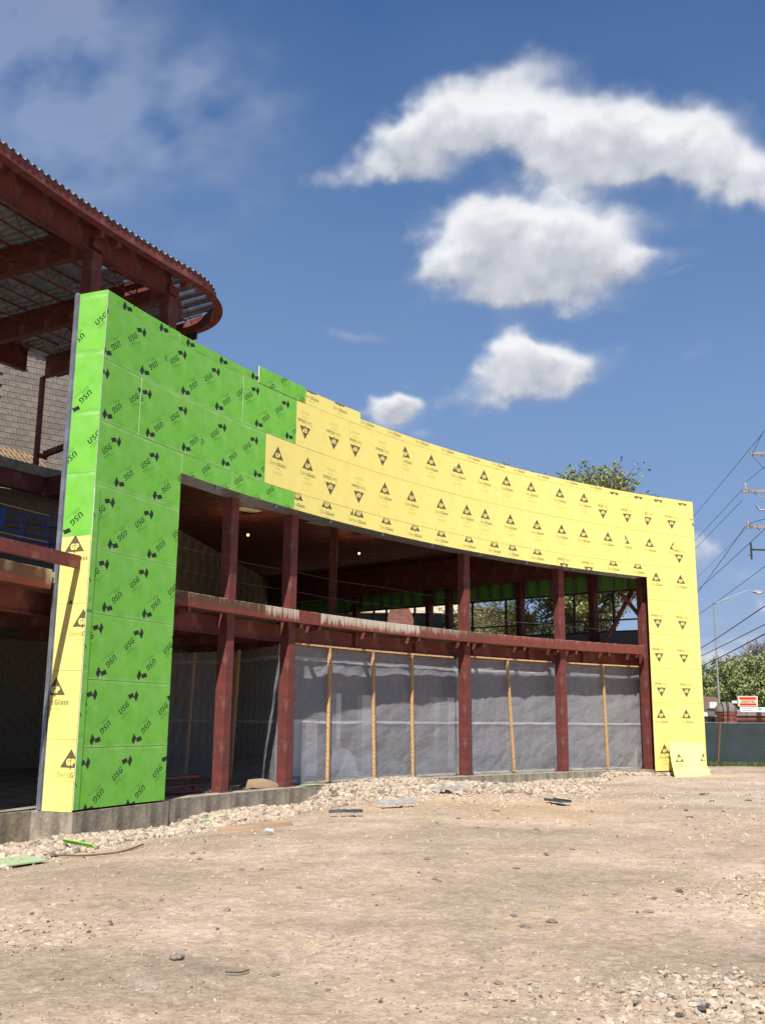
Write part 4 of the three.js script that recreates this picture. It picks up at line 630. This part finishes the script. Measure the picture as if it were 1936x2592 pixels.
  off([gp(500, 2084, .07), gp(545, 2072, .08), gp(498, 2080, .1)], 'dusty green scrap of board in the gravel before the nearest column', [paleGreen]);
  // long bent rod on the gravel edge
  single('bent_rod', tube([[0, 2150], [60, 2160], [110, 2164], [180, 2166], [240, 2164], [300, 2157], [363, 2137]].map(([x, y]) => onGround(x, y, .03)), .014, 5, 60), std({ color: lin(.16, .09, .06), roughness: .9 }), 'long thin rusty rod curving along the gravel\'s edge', 'rod');
  // flat crust of clay
  { const p = onGround(648, 2098), g = new THREE.CylinderGeometry(.5, .55, .09, 18, 1); const q = g.attributes.position; for (let i = 0; i < q.count; i++) { const a = Math.atan2(q.getZ(i), q.getX(i)), k = 1 + .25 * pn(Math.cos(a) * 1.6, Math.sin(a) * 1.6, 3); q.setXYZ(i, q.getX(i) * k * 1.15, q.getY(i), q.getZ(i) * k * .45); } g.computeVertexNormals(); g.rotateY(.5); g.rotateZ(.06); g.translate(p.x, p.y + .03, p.z); single('clay_slab', g, std({ map: dirtTex, color: lin(1, .88, .78), roughness: 1 }), 'flat crust of brown clay lying below the gravel bank', 'clay slab'); }
  { const a = onGround(571, 2460, .02), b = onGround(606, 2461, .02), c = onGround(630, 2455, .02); single('stick', tube([a, b, c], .006, 5, 10), std({ color: lin(.10, .08, .065), roughness: 1 }), 'short dark stick lying on the smooth dirt', 'stick'); }
  { const p = onGround(680, 2112), g = new THREE.CylinderGeometry(.03, .036, .13, 10); g.rotateZ(1.4); g.rotateY(.6); g.translate(p.x, p.y + .05, p.z); single('crushed_bottle', g, new THREE.MeshPhysicalMaterial({ color: lin(.6, .66, .72), roughness: .2, transparent: true, opacity: .7 }), 'small crushed clear bottle by the clay crust', 'bottle'); }
}
// board leaning on the right pier
{
  const b0 = atY(1707.5, 1960.5, -.1), b1 = atY(1797, 1958, -.1); b0.y = groundH(b0.x, b0.z) - .01; b1.y = groundH(b1.x, b1.z) - .01; const t0 = arc(24.1, -.03, .94), t1 = arc(25.75, -.03, .9);
  const nx = 6, ny = 8, P = [], U = [], I = [];
  for (const side of [0, 1]) for (let j = 0; j <= ny; j++) for (let i = 0; i <= nx; i++) { const u = i / nx, v = j / ny, p = b0.clone().lerp(b1, u).lerp(t0.clone().lerp(t1, u), v); const n = inward(25).negate(); p.addScaledVector(n, -.10 * Math.sin(v * Math.PI) * (.4 + .6 * u) + (side ? 0 : .014)); P.push(p.x, p.y, p.z); U.push(u * 1.35 + .18, v * .98 + .16); }
  const W = nx + 1, K = W * (ny + 1); for (let j = 0; j < ny; j++) for (let i = 0; i < nx; i++) { const a = j * W + i; I.push(a, a + 1, a + W + 1, a, a + W + 1, a + W, a + K, a + K + W + 1, a + K + 1, a + K, a + K + W, a + K + W + 1); }
  const rim = []; for (let i = 0; i <= nx; i++) rim.push(i); for (let j = 1; j <= ny; j++) rim.push(j * W + nx); for (let i = nx - 1; i >= 0; i--) rim.push(ny * W + i); for (let j = ny - 1; j > 0; j--) rim.push(j * W); rim.forEach((a, k) => { const b = rim[(k + 1) % rim.length]; I.push(a, a + K, b + K, a, b + K, b); });
  let g = new THREE.BufferGeometry(); g.setAttribute('position', new THREE.Float32BufferAttribute(P, 3)); g.setAttribute('uv', new THREE.Float32BufferAttribute(U, 2)); g.setIndex(I); g = g.toNonIndexed(); g.computeVertexNormals();
  single('leaning_board', g, yellowMat, 'bowed yellow sheathing board leaning against the foot of the yellow pier', 'board');
}

// ------------------------------------------------------------------ beyond the yard
// fence with dark wind screen
{
  const y0 = -.22, A = V(12.6, y0, -43.6), B = V(27, y0, -45.2), d = B.clone().sub(A), L = d.length(); d.normalize(); const n = V(-d.z, 0, d.x);
  const t = thing('screened_fence', 'chain link fence covered with dark green-black wind screen', 'fence', [A.x, y0, A.z]);
  const weave = canvasTex(512, 512, (ctx, w, h) => { const r = rng(8); ctx.fillStyle = 'rgb(46,55,58)'; ctx.fillRect(0, 0, w, h); mottle(ctx, w, h, 31, .7, '34,50,46', 30, 60, 200); mottle(ctx, w, h, 32, .55, '60,60,76', 22, 40, 140); ctx.strokeStyle = 'rgba(104,112,116,.5)'; ctx.lineWidth = 2; for (let k = -16; k < 32; k++) { ctx.beginPath(); ctx.moveTo(k * 32, 0); ctx.lineTo(k * 32 + 512, 512); ctx.moveTo(k * 32, 512); ctx.lineTo(k * 32 + 512, 0); ctx.stroke(); } });
  const nx = 90, P = [], U = [], I = []; for (let j = 0; j <= 8; j++) for (let i = 0; i <= nx; i++) { const s = i / nx * L, y = .08 + j / 8 * 1.74, w = .05 * fbm(s * 1.1, y * 1.3, 3, 3); const p = A.clone().addScaledVector(d, s).addScaledVector(n, w); P.push(p.x, y0 + y + (j === 8 ? .03 * Math.sin(s * 2.2) : 0), p.z); U.push(s / 2.3, y / 2.3); }
  for (let j = 0; j < 8; j++) for (let i = 0; i < nx; i++) { const a = j * (nx + 1) + i; I.push(a, a + 1, a + nx + 2, a, a + nx + 2, a + nx + 1); }
  const g = new THREE.BufferGeometry(); g.setAttribute('position', new THREE.Float32BufferAttribute(P, 3)); g.setAttribute('uv', new THREE.Float32BufferAttribute(U, 2)); g.setIndex(I); g.computeVertexNormals();
  part('wind_screen', g, std({ map: weave, roughness: .95, side: THREE.DoubleSide }), t);
  const rust = std({ color: lin(.19, .085, .05), roughness: .9 });
  part('top_rail', rod(A.clone().setY(y0 + 1.83), B.clone().setY(y0 + 1.83), .02, 6), galvMat, t);
  for (let k = 0; k <= 5; k++) { const p = A.clone().addScaledVector(d, 1.95 + k * 2.8).addScaledVector(n, .09), q = p.clone(); q.y = y0 + 1.88; p.y = y0 - .15; p.x -= k ? .05 : .22; part('post', rod(p, q, .04, 8), rust, t); }
  // lumber lying by the fence
  const bl = ['weathered orange plank lying in the grass along the screened fence', 'short orange plank on top of another by the screened fence']; const lp = atY(1843, 1934, -.2);
  for (let k = 0; k < 4; k++) single('plank', bar(V(15.5 + k * .18, -.14 + k * .055, -42.6 + k * .06), V(21 - k * .2, -.14 + k * .055, -42.2 + k * .07), .24, .05), paleWood, 'weathered orange plank stacked in the grass along the screened fence', 'plank', 'planks stacked by the fence');
}
{ // grass strip before the fence
  const r = rng(55), N = 15000, P = [0, 0, 0, .012, 0, 0, .004, 1, .25], g = new THREE.BufferGeometry(); g.setAttribute('position', new THREE.Float32BufferAttribute([-.012, 0, 0, .012, 0, 0, .01, .5, .06, -.012, 0, 0, .01, .5, .06, -.008, .5, .06, -.008, .5, .06, .01, .5, .06, .0, 1, .24], 3)); g.computeVertexNormals();
  const im = new THREE.InstancedMesh(g, std({ color: 0xffffff, roughness: 1, side: THREE.DoubleSide }), N), M = new THREE.Matrix4(), Q = new THREE.Quaternion(), E = new THREE.Euler(), C = new THREE.Color(); let n = 0;
  while (n < N) { const x = 11.8 + r() * 13, f = r(), z = -41.2 - f * 2.9 + .35 * pn(x * .7, 2) - (x - 12) * .06; if (fbm(x * .6, z * .6, 3, 2) < -.25 + .2 * f) { if (r() < .7) continue; } const h = .05 + r() * .11; M.compose(V(x, groundH(x, z, false) - .01, z), Q.setFromEuler(E.set((r() - .5) * .8, r() * 6.3, (r() - .5) * .8)), V(1.6, h, h)); im.setMatrixAt(n, M); const k = .6 + r() * .7; im.setColorAt(n, r() < .2 ? C.setRGB(.20 * k, .18 * k, .08 * k) : C.setRGB(.06 * k, .10 * k, .032 * k)); n++; }
  stuff(im, 'grass', 'thin spring grass along the foot of the screened fence', 'grass');
}
const brickTex = canvasTex(512, 512, (ctx, w, h) => { const r = rng(66); ctx.fillStyle = 'rgb(150,132,120)'; ctx.fillRect(0, 0, w, h); for (let j = 0; j < 16; j++) for (let i = -1; i < 6; i++) { const k = .8 + r() * .35; ctx.fillStyle = `rgb(${126 * k},${68 * k},${54 * k})`; ctx.fillRect(i * 102.4 + (j % 2) * 51.2 + 3, j * 32 + 3, 96, 27); } });
const brickMat = std({ map: brickTex, roughness: .95 });
{ // brick gate pillar: bricks one can tell apart, stone cap
  const p = atZ(1838, 1830, 55), t = thing('brick_pillar', 'brick gate pillar with grey domed stone cap behind the fence', 'pillar', [p.x, -.25, p.z], undefined, .25);
  const mats = [[.22, .07, .05], [.27, .09, .06], [.18, .06, .045], [.30, .11, .075], [.09, .045, .04]].map(c => std({ color: lin(...c), roughness: .95 })), bg = box(.215, .075, .1), r = rng(7), Hh = 2.32, w = .78;
  part('mortar_core', box(w - .04, Hh - .05, w - .04, 0, (Hh - .05) / 2, 0), std({ color: lin(.45, .42, .38), roughness: 1 }), t, false);
  const put = (x, y, z, ry) => { const m = new THREE.Mesh(bg, mats[Math.floor(r() * 5)]); m.name = 'brick'; m.position.set(x, y, z); m.rotation.y = ry; m.castShadow = m.receiveShadow = true; t.add(m); };
  for (let row = 0; row < 13; row++) { const y = 1.22 + row * .0885; for (let k = 0; k < 3; k++) { const o = (k - 1) * .245 + (row % 2 ? .06 : -.06); put(o, y, w / 2 - .03, 0); put(o, y, -w / 2 + .03, 0); put(w / 2 - .03, y, o, Math.PI / 2); put(-w / 2 + .03, y, o, Math.PI / 2); } }
  part('brick_band', box(w + .06, .17, w + .06, 0, Hh + .04, 0), mats[0], t, false);
  part('cap', (() => { const g = new THREE.CylinderGeometry(.22, .62, .52, 4, 3); const q = g.attributes.position; for (let i = 0; i < q.count; i++) { const v = (q.getY(i) + .26) / .52, k = 1 + .28 * Math.sin(v * Math.PI); q.setX(i, q.getX(i) * k); q.setZ(i, q.getZ(i) * k); } g.rotateY(Math.PI / 4); g.computeVertexNormals(); g.translate(0, Hh + .385, 0); return g; })(), std({ color: lin(.17, .155, .14), roughness: .95 }), t, false);
  const q = atZ(1900, 1830, 55.6), wl = thing('brick_wall', 'low brick wall with stone coping joining the brick gate pillar', 'wall', [q.x + 3.5, -.25, -56]);
  part('wall', box(9.5, 2.25, .35, q.x + 3.72, .87, -56.2, -.05), brickMat, wl); part('coping', box(9.6, .2, .5, q.x + 3.72, 2.1, -56.2, -.05), std({ color: lin(.22, .19, .17), roughness: .95 }), wl);
}
{ // roadside signs
  const tex = canvasTex(512, 264, (ctx, w, h) => { ctx.fillStyle = 'rgb(236,206,178)'; ctx.fillRect(0, 0, w, h); ctx.fillStyle = 'rgb(208,44,38)'; ctx.fillRect(38, 30, w - 76, 66); ctx.fillRect(38, 186, w - 76, 56); ctx.fillStyle = 'rgb(30,18,22)'; ctx.font = 'bold 92px sans-serif'; ctx.textAlign = 'center'; ctx.textBaseline = 'middle'; ctx.save(); ctx.translate(w / 2, 143); ctx.scale(.82, 1); ctx.fillText('UNIROYAL', 0, 0); ctx.restore(); }, true, false);
  const z = 108, a = atZ(1865, 1761.5, z), b = atZ(1916, 1788.5, z), cx = (a.x + b.x) / 2, cy = (a.y + b.y) / 2, w = b.x - a.x, h = a.y - b.y;
  const t = thing('pole_sign', 'red and cream tyre sign reading UNIROYAL on a pole beyond the brick wall', 'sign', [cx, -.3, -z]);
  const m1 = part('cabinet', box(w, h, .3, cx, cy, -z), std({ color: lin(.75, .6, .45), roughness: .6 }), t); part('face', (() => { const g = new THREE.PlaneGeometry(w, h); g.translate(cx, cy, -z + .155); return g; })(), std({ map: tex, roughness: .5 }), t); part('pole', box(.18, 4.6, .18, cx + .3, 1.9, -z - .1), darkSteel, t);
  const tex2 = canvasTex(512, 96, (ctx, w2, h2) => { const r = rng(3); ctx.fillStyle = 'rgb(226,234,240)'; ctx.fillRect(0, 0, w2, h2); ctx.fillStyle = 'rgb(170,38,60)'; for (const [x0, x1, y] of [[50, 88, 18], [100, 245, 18], [50, 92, 56], [104, 160, 56], [172, 245, 56]]) for (let x = x0; x < x1; x += 17) { ctx.fillRect(x, y, 4, 24); ctx.fillRect(x, y + (r() * 18), 13, 5); ctx.fillRect(x + 9, y + 3, 4, 19); } ctx.fillStyle = 'rgb(70,150,110)'; ctx.beginPath(); ctx.arc(405, 46, 34, Math.PI, 0); ctx.fill(); ctx.beginPath(); ctx.moveTo(362, 46); ctx.lineTo(448, 46); ctx.lineTo(405, 84); ctx.fill(); ctx.fillStyle = 'rgb(220,232,226)'; ctx.fillRect(396, 40, 18, 40); }, true, false);
  const c = atZ(1870.5, 1789.8, z), d = atZ(1934, 1802.5, z), x2 = (c.x + d.x) / 2, y2 = (c.y + d.y) / 2, w2 = d.x - c.x, h2 = c.y - d.y;
  const t2 = thing('panel_sign', 'long white sign with red lettering and green emblem under the red tyre sign', 'sign', [x2, -.3, -z]); part('cabinet', box(w2, h2, .24, x2, y2, -z + .05), std({ color: lin(.7, .72, .75), roughness: .6 }), t2); part('face', (() => { const g = new THREE.PlaneGeometry(w2, h2); g.translate(x2, y2, -z + .175); return g; })(), std({ map: tex2, roughness: .5 }), t2); for (const k of [-.8, .8]) part('post', box(.1, 3.1, .1, x2 + k, 1.2, -z), darkSteel, t2);
}
{ // garage across the road
  const z = 125, P = (x, y) => atZ(x, y, z), l = P(1700, 1795).x, r = P(1880, 1795).x, t = thing('garage_building', 'low roadside garage with brown pitched roof and white fascia', 'building', [(l + r) / 2, -.3, -z - 4]);
  const ey = P(1790, 1796).y, fy = P(1790, 1813).y, ry = P(1790, 1761).y;
  part('wall', box(r - l, fy + .3, 8, (l + r) / 2, (fy - .3) / 2, -z - 4), std({ color: lin(.14, .10, .085), roughness: .9 }), t);
  part('fascia', box(r - l + .4, P(1790, 1800).y - fy, 8.4, (l + r) / 2, (P(1790, 1800).y + fy) / 2, -z - 4), std({ color: lin(.78, .74, .68), roughness: .8 }), t);
  part('eave_band', box(r - l + .6, ey - P(1790, 1800).y, 8.6, (l + r) / 2, (ey + P(1790, 1800).y) / 2, -z - 4), std({ color: lin(.40, .36, .26), roughness: .9 }), t);
  part('roof', (() => { const s = new THREE.Shape([new THREE.Vector2(-4.4, ey), new THREE.Vector2(4.4, ey), new THREE.Vector2(0, ry)]); const g = new THREE.ExtrudeGeometry(s, { depth: r - l - 2, bevelEnabled: false }); g.rotateY(Math.PI / 2); g.translate(l, 0, -z - 4); return g; })(), std({ color: lin(.13, .075, .06), roughness: .95 }), t);
  part('roof_unit', box(.9, .75, .8, P(1795, 1785).x, P(1795, 1785).y, -z + 1), std({ color: lin(.6, .6, .58), roughness: .7 }), t);
  for (let k = 0; k < 4; k++) part('door_opening', box(.8, 1.5, .06, P(1786, 1820).x + k * 1.1, fy - 1.0, -z + .04), std({ color: lin(.03, .03, .035), roughness: .5 }), t);
  const s = P(1838, 1778), sg = thing('small_sign', 'small pale blue board standing above the brick pillar\'s cap, on the garage front', 'sign', [s.x, -.3, -z + 3]); part('board', box(.80, .32, .06, s.x, s.y, -z + 3), std({ color: lin(.55, .62, .68), roughness: .6 }), sg); part('post', box(.08, s.y + .2, .08, s.x, (s.y - .4) / 2, -z + 2.95), darkSteel, sg);
  for (const [x, y, c] of [[1787, 1824, [.55, .56, .58]], [1803, 1822, [.7, .68, .6]]]) { const q = atZ(x, y, 112), g = thing('parked_car', c[0] < .6 ? 'grey car parked before the garage doors' : 'cream car parked beside the grey one at the garage', 'car', [q.x, -.3, -112]); part('body', (() => { const s2 = new THREE.Shape(); s2.moveTo(-1.1, .3); s2.lineTo(1.1, .3); s2.lineTo(1.1, .75); s2.lineTo(.75, .85); s2.lineTo(.4, 1.35); s2.lineTo(-.7, 1.35); s2.lineTo(-1.05, .85); s2.closePath(); const e = new THREE.ExtrudeGeometry(s2, { depth: 1.5, bevelEnabled: true, bevelSize: .06, bevelThickness: .06, bevelSegments: 2 }); e.translate(0, 0, -.75); return e; })(), std({ color: lin(...c), roughness: .4 }), g, false); for (const x2 of [-.7, .7]) part('wheel', (() => { const e = new THREE.CylinderGeometry(.3, .3, .2, 14); e.rotateX(Math.PI / 2); e.translate(x2, .3, .78); return e; })(), darkSteel, g, false); part('windscreen', box(.9, .36, 1.66, -.1, 1.08, 0), std({ color: lin(.03, .035, .04), roughness: .1 }), g, false); }
}
{ // street lamp
  const z = 66, b = atZ(1822, 1829, z), t = thing('street_lamp', 'tall galvanized street lamp with long curved arm', 'street lamp', [b.x, -.3, -z]), m = std({ color: lin(.34, .34, .35), roughness: .6, metalness: .4 });
  const top = atZ(1807, 1523, z); part('pole', rod(V(b.x, -.3, -z), V(b.x, top.y, -z), .07, 10, .045), m, t);
  const e = atZ(1905, 1497, z); part('arm', tube([V(b.x, top.y - .15, -z), V(b.x + .9, top.y + .2, -z), V(b.x + 1.9, top.y + .62, -z), V(e.x - .4, e.y + .02, -z), V(e.x, e.y, -z)], .032, 6, 24), m, t); part('arm_brace', rod(V(b.x, top.y - .55, -z), V(b.x + 1.9, top.y + .55, -z), .014, 5), m, t);
  part('lamp_head', (() => { const g = new THREE.SphereGeometry(.5, 16, 10); g.scale(.78, .2, .32); g.translate(e.x + .32, e.y - .03, -z); return g; })(), m, t); part('lens', (() => { const g = new THREE.SphereGeometry(.28, 14, 8); g.scale(1, .34, .6); g.translate(e.x + .36, e.y - .1, -z); return g; })(), std({ color: lin(.6, .6, .58), roughness: .3 }), t);
}
// utility pole just out of frame with its crossarms and wires in it
const wires = [];
{
  const z = 50, pole = atZ(1968, 1400, z), px = pole.x, t = thing('utility_pole', 'wooden utility pole with three crossarms and insulators', 'utility pole', [px, -.3, -z]), m = std({ color: lin(.30, .25, .21), roughness: .95 });
  part('pole', rod(V(px, -.5, -z), V(px, 16.6, -z), .17, 10, .12), m, t);
  const tips = [[1894, 1150], [1875, 1245], [1885, 1335]];
  const ins = std({ color: lin(.35, .34, .34), roughness: .4 });
  tips.forEach(([x, y], i) => { const a = atZ(x, y, z), yv = a.y, b = V(px + (px - a.x), yv, -z + .25); part('crossarm', bar(V(a.x, yv, -z + .16), b, .1, .13), m, t); part('arm_brace', rod(V(a.x + .55, yv - .07, -z + .16), V(px, yv - .75, -z + .1), .022, 5), ins, t);
    if (i) part('insulator', (() => { const g = []; for (let k = 0; k < 4; k++) { const c = new THREE.CylinderGeometry(.085 - .012 * (k % 2), .085, .07, 10); c.translate(a.x + (i === 1 ? .17 : .12), yv + .11 + k * .085 * (i === 1 ? 1 : .6), -z + .16); g.push(c); } return merge(g); })(), ins, t); else part('insulator', (() => { const c = new THREE.CylinderGeometry(.05, .05, .2, 8); c.translate(a.x + .17, yv, -z + .16); return c; })(), darkSteel, t); });
  { const a = atZ(1898, 1392, z); part('switch_arm', bar(V(a.x, a.y, -z + .1), V(px, a.y, -z), .07, .08), darkSteel, t); part('cutout', merge([rod(V(a.x, a.y - .5, -z + .1), V(a.x, a.y + .35, -z + .1), .05, 6), rod(V(a.x - .15, a.y - .3, -z + .1), V(a.x + .05, a.y - .22, -z + .1), .02, 5)]), darkSteel, t); const q = atZ(1914, 1279, z), q2 = atZ(1922, 1292, z); part('surge_arm', merge([rod(V(q.x, q.y, -z), V(q2.x, q2.y, -z), .06, 6), rod(V(q2.x, q2.y, -z), V(px, q2.y + .1, -z), .05, 6)]), ins, t); }
  // each wire goes from the crossarm away behind the building, and on towards the viewer's right
  const far = (x, y, zz) => atZ(x, y, zz);
  const W = (pts, r, label) => { const [a, b] = pts, mid = a.clone().lerp(b, .5); mid.y -= a.distanceTo(b) * .006; single('overhead_wire', tube([a, a.clone().lerp(b, .25).setY(lerp(a.y, b.y, .25) - a.distanceTo(b) * .0045), mid, a.clone().lerp(b, .75).setY(lerp(a.y, b.y, .75) - a.distanceTo(b) * .0045), b], r, 4, 20), wireMat, label, 'wire', 'overhead wires'); };
  const run = (x0, y0, z0, x1, y1, r, label = 'thin dark overhead wire running away behind the building') => { const a = far(x0, y0, z0), hor = 1827, k = (hor - y0) / (hor - y1), z1 = z0 * k; const b = far(x1, y1, z1), dirv = b.clone().sub(a); const c = a.clone().addScaledVector(dirv, 60 / dirv.length()); W([a, c], r, label); };
  run(1936, 1088, 46, 1751, 1299, .016); run(1877, 1240, 50, 1754, 1362, .016); run(1878, 1266, 50, 1756, 1382, .016); run(1885, 1333, 50, 1760, 1493, .02); run(1936, 1338, 46, 1763, 1482, .02); run(1936, 1433, 50, 1767, 1543, .018); run(1900, 1325, 56, 1759, 1455, .012);
  run(1936, 1533, 44, 1768, 1630, .028, 'topmost of three thick cables crossing the street lamp\'s pole'); run(1936, 1580, 44, 1770, 1649, .022, 'thinner middle cable of three crossing the street lamp\'s pole'); run(1936, 1604, 44, 1772, 1674, .03, 'lowest of three thick cables crossing the street lamp\'s pole'); run(1860, 1666, 70, 1775, 1694, .02);
  const up = (x0, y0, x1, y1) => W([far(x0, y0, 50), far(x1, y1, 44)], .014, 'thin dark overhead wire rising from the utility pole\'s crossarms'); up(1903, 1148, 1926, 1100); up(1887, 1220, 1990, 1130); up(1893, 1325, 2000, 1290); up(1903, 1155, 1990, 1240);
}
// ------------------------------------------------------------------ neighbouring building seen through the upper windows
{
  const t = thing('neighbour_building', 'brick building with cream fascia and dark glazing, seen through the rear windows', 'building', [2, -.3, -62]);
  const cream = std({ color: lin(.72, .62, .46), roughness: .9 }), glass = std({ color: lin(.03, .035, .04), roughness: .15 });
  part('fascia', prism([[-12, -59.5], [4.6, -59.5], [5.0, -62.4], [-12, -62.4]], 7.85, 10.6), cream, t); part('glazing', prism([[-12, -60.2], [5.0, -60.2], [5.0, -62], [-12, -62]], -.3, 7.85), glass, t);
  part('pier', (() => { const s = new THREE.Shape([[-1.05, -.3], [1.55, -.3], [1.1, 7.0], [.5, 8.4], [.45, 11], [-.42, 11], [-.42, 8.4], [-.75, 7.0]].map(q => new THREE.Vector2(...q))); const g = new THREE.ExtrudeGeometry(s, { depth: .8, bevelEnabled: false }); g.translate(1.0, 0, -59.9); const uv = g.attributes.uv; for (let i = 0; i < uv.count; i++) uv.setXY(i, uv.getX(i) / 1.1, uv.getY(i) / 1.1); return g; })(), brickMat, t);
  for (let k = 0; k < 12; k++) part('mullion', box(.08, 8, .08, -11 + k * 1.35, 3.8, -60.15), frameMat, t);
  part('brick_wing', prism([[5.0, -59.4], [9.6, -63.5], [9.6, -66], [5.0, -66]], -.3, 8.2), brickMat, t); part('wing_coping', prism([[4.95, -59.3], [9.7, -63.45], [9.7, -66], [4.95, -66]], 8.2, 8.32), std({ color: lin(.35, .3, .26), roughness: .9 }), t);
}
// ------------------------------------------------------------------ trees
function makeTree(name, label, x, z, h, spread, o = {}) {
  const { seed = 1, leaf = .12, leaves = 4000, leafCol = [[.10, .13, .03], [.15, .17, .045], [.07, .10, .025]], bark = [.09, .075, .06], levels = 5, trunkR = h * .018, fork = .26, group, y0 = -.3, up = .55, droop = 0, twigR = .008, lowLeaf = 0 } = o;
  const r = rng(seed), P = [], N = [], I = [], tips = [];
  const seg = (a, b, ra, rb) => { const d = b.clone().sub(a).normalize(), u = Math.abs(d.y) < .9 ? V(0, 1, 0) : V(1, 0, 0), e = new THREE.Vector3().crossVectors(d, u).normalize(), f = new THREE.Vector3().crossVectors(d, e), n = ra > .08 ? 8 : ra > .025 ? 5 : 3, k = P.length / 3; for (const [c, q] of [[a, ra], [b, rb]]) for (let i = 0; i < n; i++) { const t = i / n * Math.PI * 2, nx = e.x * Math.cos(t) + f.x * Math.sin(t), ny = e.y * Math.cos(t) + f.y * Math.sin(t), nz = e.z * Math.cos(t) + f.z * Math.sin(t); P.push(c.x + nx * q, c.y + ny * q, c.z + nz * q); N.push(nx, ny, nz); } for (let i = 0; i < n; i++) { const j = (i + 1) % n; I.push(k + i, k + j, k + n + j, k + i, k + n + j, k + n + i); } };
  const grow = (a, d, L, ra, lv) => { const n = lv > 2 ? 4 : 3; let p = a, q = d.clone(), R = ra; for (let i = 0; i < n; i++) { q = q.clone().add(V((r() - .5) * .34, (r() - .38) * .22 - droop * (levels - lv) * .05, (r() - .5) * .34)).normalize(); const e = p.clone().addScaledVector(q, L / n), R2 = Math.max(twigR * .7, R * .86); seg(p, e, R, R2); p = e; R = R2; if (lv <= 2) tips.push([p.clone(), lv]); if (lv > 0 && i >= (lv === levels ? 1 : 0)) { const m = lv === levels ? 2 : 1; for (let k = 0; k < m; k++) { const t = r() * 6.283, sp = .55 + r() * .5, c = q.clone().multiplyScalar(Math.cos(sp)).add(V(Math.cos(t), up * (r() - .25), Math.sin(t)).multiplyScalar(Math.sin(sp) * spread)).normalize(); grow(p, c, L * (.52 + r() * .26), Math.max(twigR, R * .62), lv - 1); } } } if (lv > 0) grow(p, q, L * .62, Math.max(twigR, R * .8), lv - 1); };
  grow(V(0, -.2, 0), V((r() - .5) * .1, 1, (r() - .5) * .1).normalize(), h * .40, trunkR, levels);
  let top = 0; for (const [p] of tips) top = Math.max(top, p.y); const k = h / top;
  for (let i = 0; i < P.length; i++) P[i] *= k; for (const q of tips) q[0].multiplyScalar(k);
  const t = thing(name, label, 'tree', [x, y0, z], group), bg = new THREE.BufferGeometry(); bg.setAttribute('position', new THREE.Float32BufferAttribute(P, 3)); bg.setAttribute('normal', new THREE.Float32BufferAttribute(N, 3)); bg.setIndex(I); part('trunk', bg, std({ color: lin(...bark), roughness: 1 }), t, false);
  const LP = [], LC = [], LI = []; for (let i = 0; i < leaves; i++) { const [c, lv] = tips[Math.floor(r() * tips.length)]; if (lowLeaf && c.y > h * lowLeaf && r() < .75) continue; const s = leaf * (.6 + r() * .8), a = V(r() - .5, r() - .5, r() - .5).normalize(), b = new THREE.Vector3().crossVectors(a, V(r() - .5, r() - .5, r() - .5)).normalize(), p = c.clone().add(V((r() - .5) * leaf * 4, (r() - .5) * leaf * 4, (r() - .5) * leaf * 4)), q = LP.length / 3; for (const [u, v] of [[-1, -.6], [1, -.6], [.7, .8], [-.7, .8]]) LP.push(p.x + (a.x * u + b.x * v) * s * .5, p.y + (a.y * u + b.y * v) * s * .5, p.z + (a.z * u + b.z * v) * s * .5); const col = leafCol[Math.floor(r() * leafCol.length)], f = .75 + r() * .5; for (let e = 0; e < 4; e++) LC.push(col[0] * f, col[1] * f, col[2] * f); LI.push(q, q + 1, q + 2, q, q + 2, q + 3); }
  const lg = new THREE.BufferGeometry(); lg.setAttribute('position', new THREE.Float32BufferAttribute(LP, 3)); lg.setAttribute('color', new THREE.Float32BufferAttribute(LC, 3)); lg.setIndex(LI); lg.computeVertexNormals(); part('crown', lg, new THREE.MeshPhysicalMaterial({ vertexColors: true, roughness: 1, transmission: .3, thickness: 0, side: THREE.DoubleSide }), t, false);
  return t;
}
makeTree('budding_tree', 'tall budding tree behind the building, bare twigs above the yellow wall', 11.0, -53, 16.7, .8, { seed: 11, leaf: .13, leaves: 60000, twigR: .014, levels: 5, trunkR: .3, lowLeaf: .93, leafCol: [[.22, .25, .06], [.29, .31, .09], [.16, .18, .05]], up: .9 });
makeTree('budding_tree', 'smaller budding tree seen through the middle rear windows', 7.3, -54.5, 10.2, 1.1, { seed: 23, leaf: .10, leaves: 14000, levels: 5, trunkR: .18, leafCol: [[.22, .26, .07], [.29, .31, .10], [.16, .18, .055]] });
{
  const far = [['pale green spring tree behind the garage roof, next to the lamp post', 1805, 150, 9.6, 31, 0], ['bright green spring tree between the lamp post and the red sign', 1845, 148, 11.0, 32, 0], ['brownish budding tree right above the red tyre sign', 1882, 152, 11.2, 33, 1], ['olive tree over the white panel sign', 1912, 146, 11.2, 34, 0], ['dense olive tree at the road beyond the low brick wall', 1945, 150, 12.4, 35, 1], ['low green tree hiding behind the garage', 1775, 155, 8.8, 36, 0], ['brown thicket tree under the bare treetop', 1925, 160, 12, 38, 1], ['leafy tree beyond the wires past the brick wall', 1985, 150, 12.5, 39, 0]];
  for (const [label, px, z, h, seed, kind] of far) makeTree('far_tree', label, atZ(px, 1825, z).x, -z, h, 1.15, { seed, leaf: .30, leaves: 13000, levels: 4, trunkR: .25, twigR: .03, group: 'trees across the road', leafCol: kind ? [[.27, .235, .14], [.32, .29, .17], [.21, .19, .12]] : [[.27, .32, .11], [.34, .38, .15], [.21, .25, .09]] });
  makeTree('bare_tree', 'tall grey bare-crowned tree rising above the trees across the road', atZ(1922, 1825, 165).x, -165, 15.8, 1.05, { seed: 47, leaf: .2, leaves: 5000, levels: 5, trunkR: .4, twigR: .045, bark: [.2, .18, .17], leafCol: [[.3, .27, .22], [.26, .25, .2]] });
}
renderer.render(scene, camera);
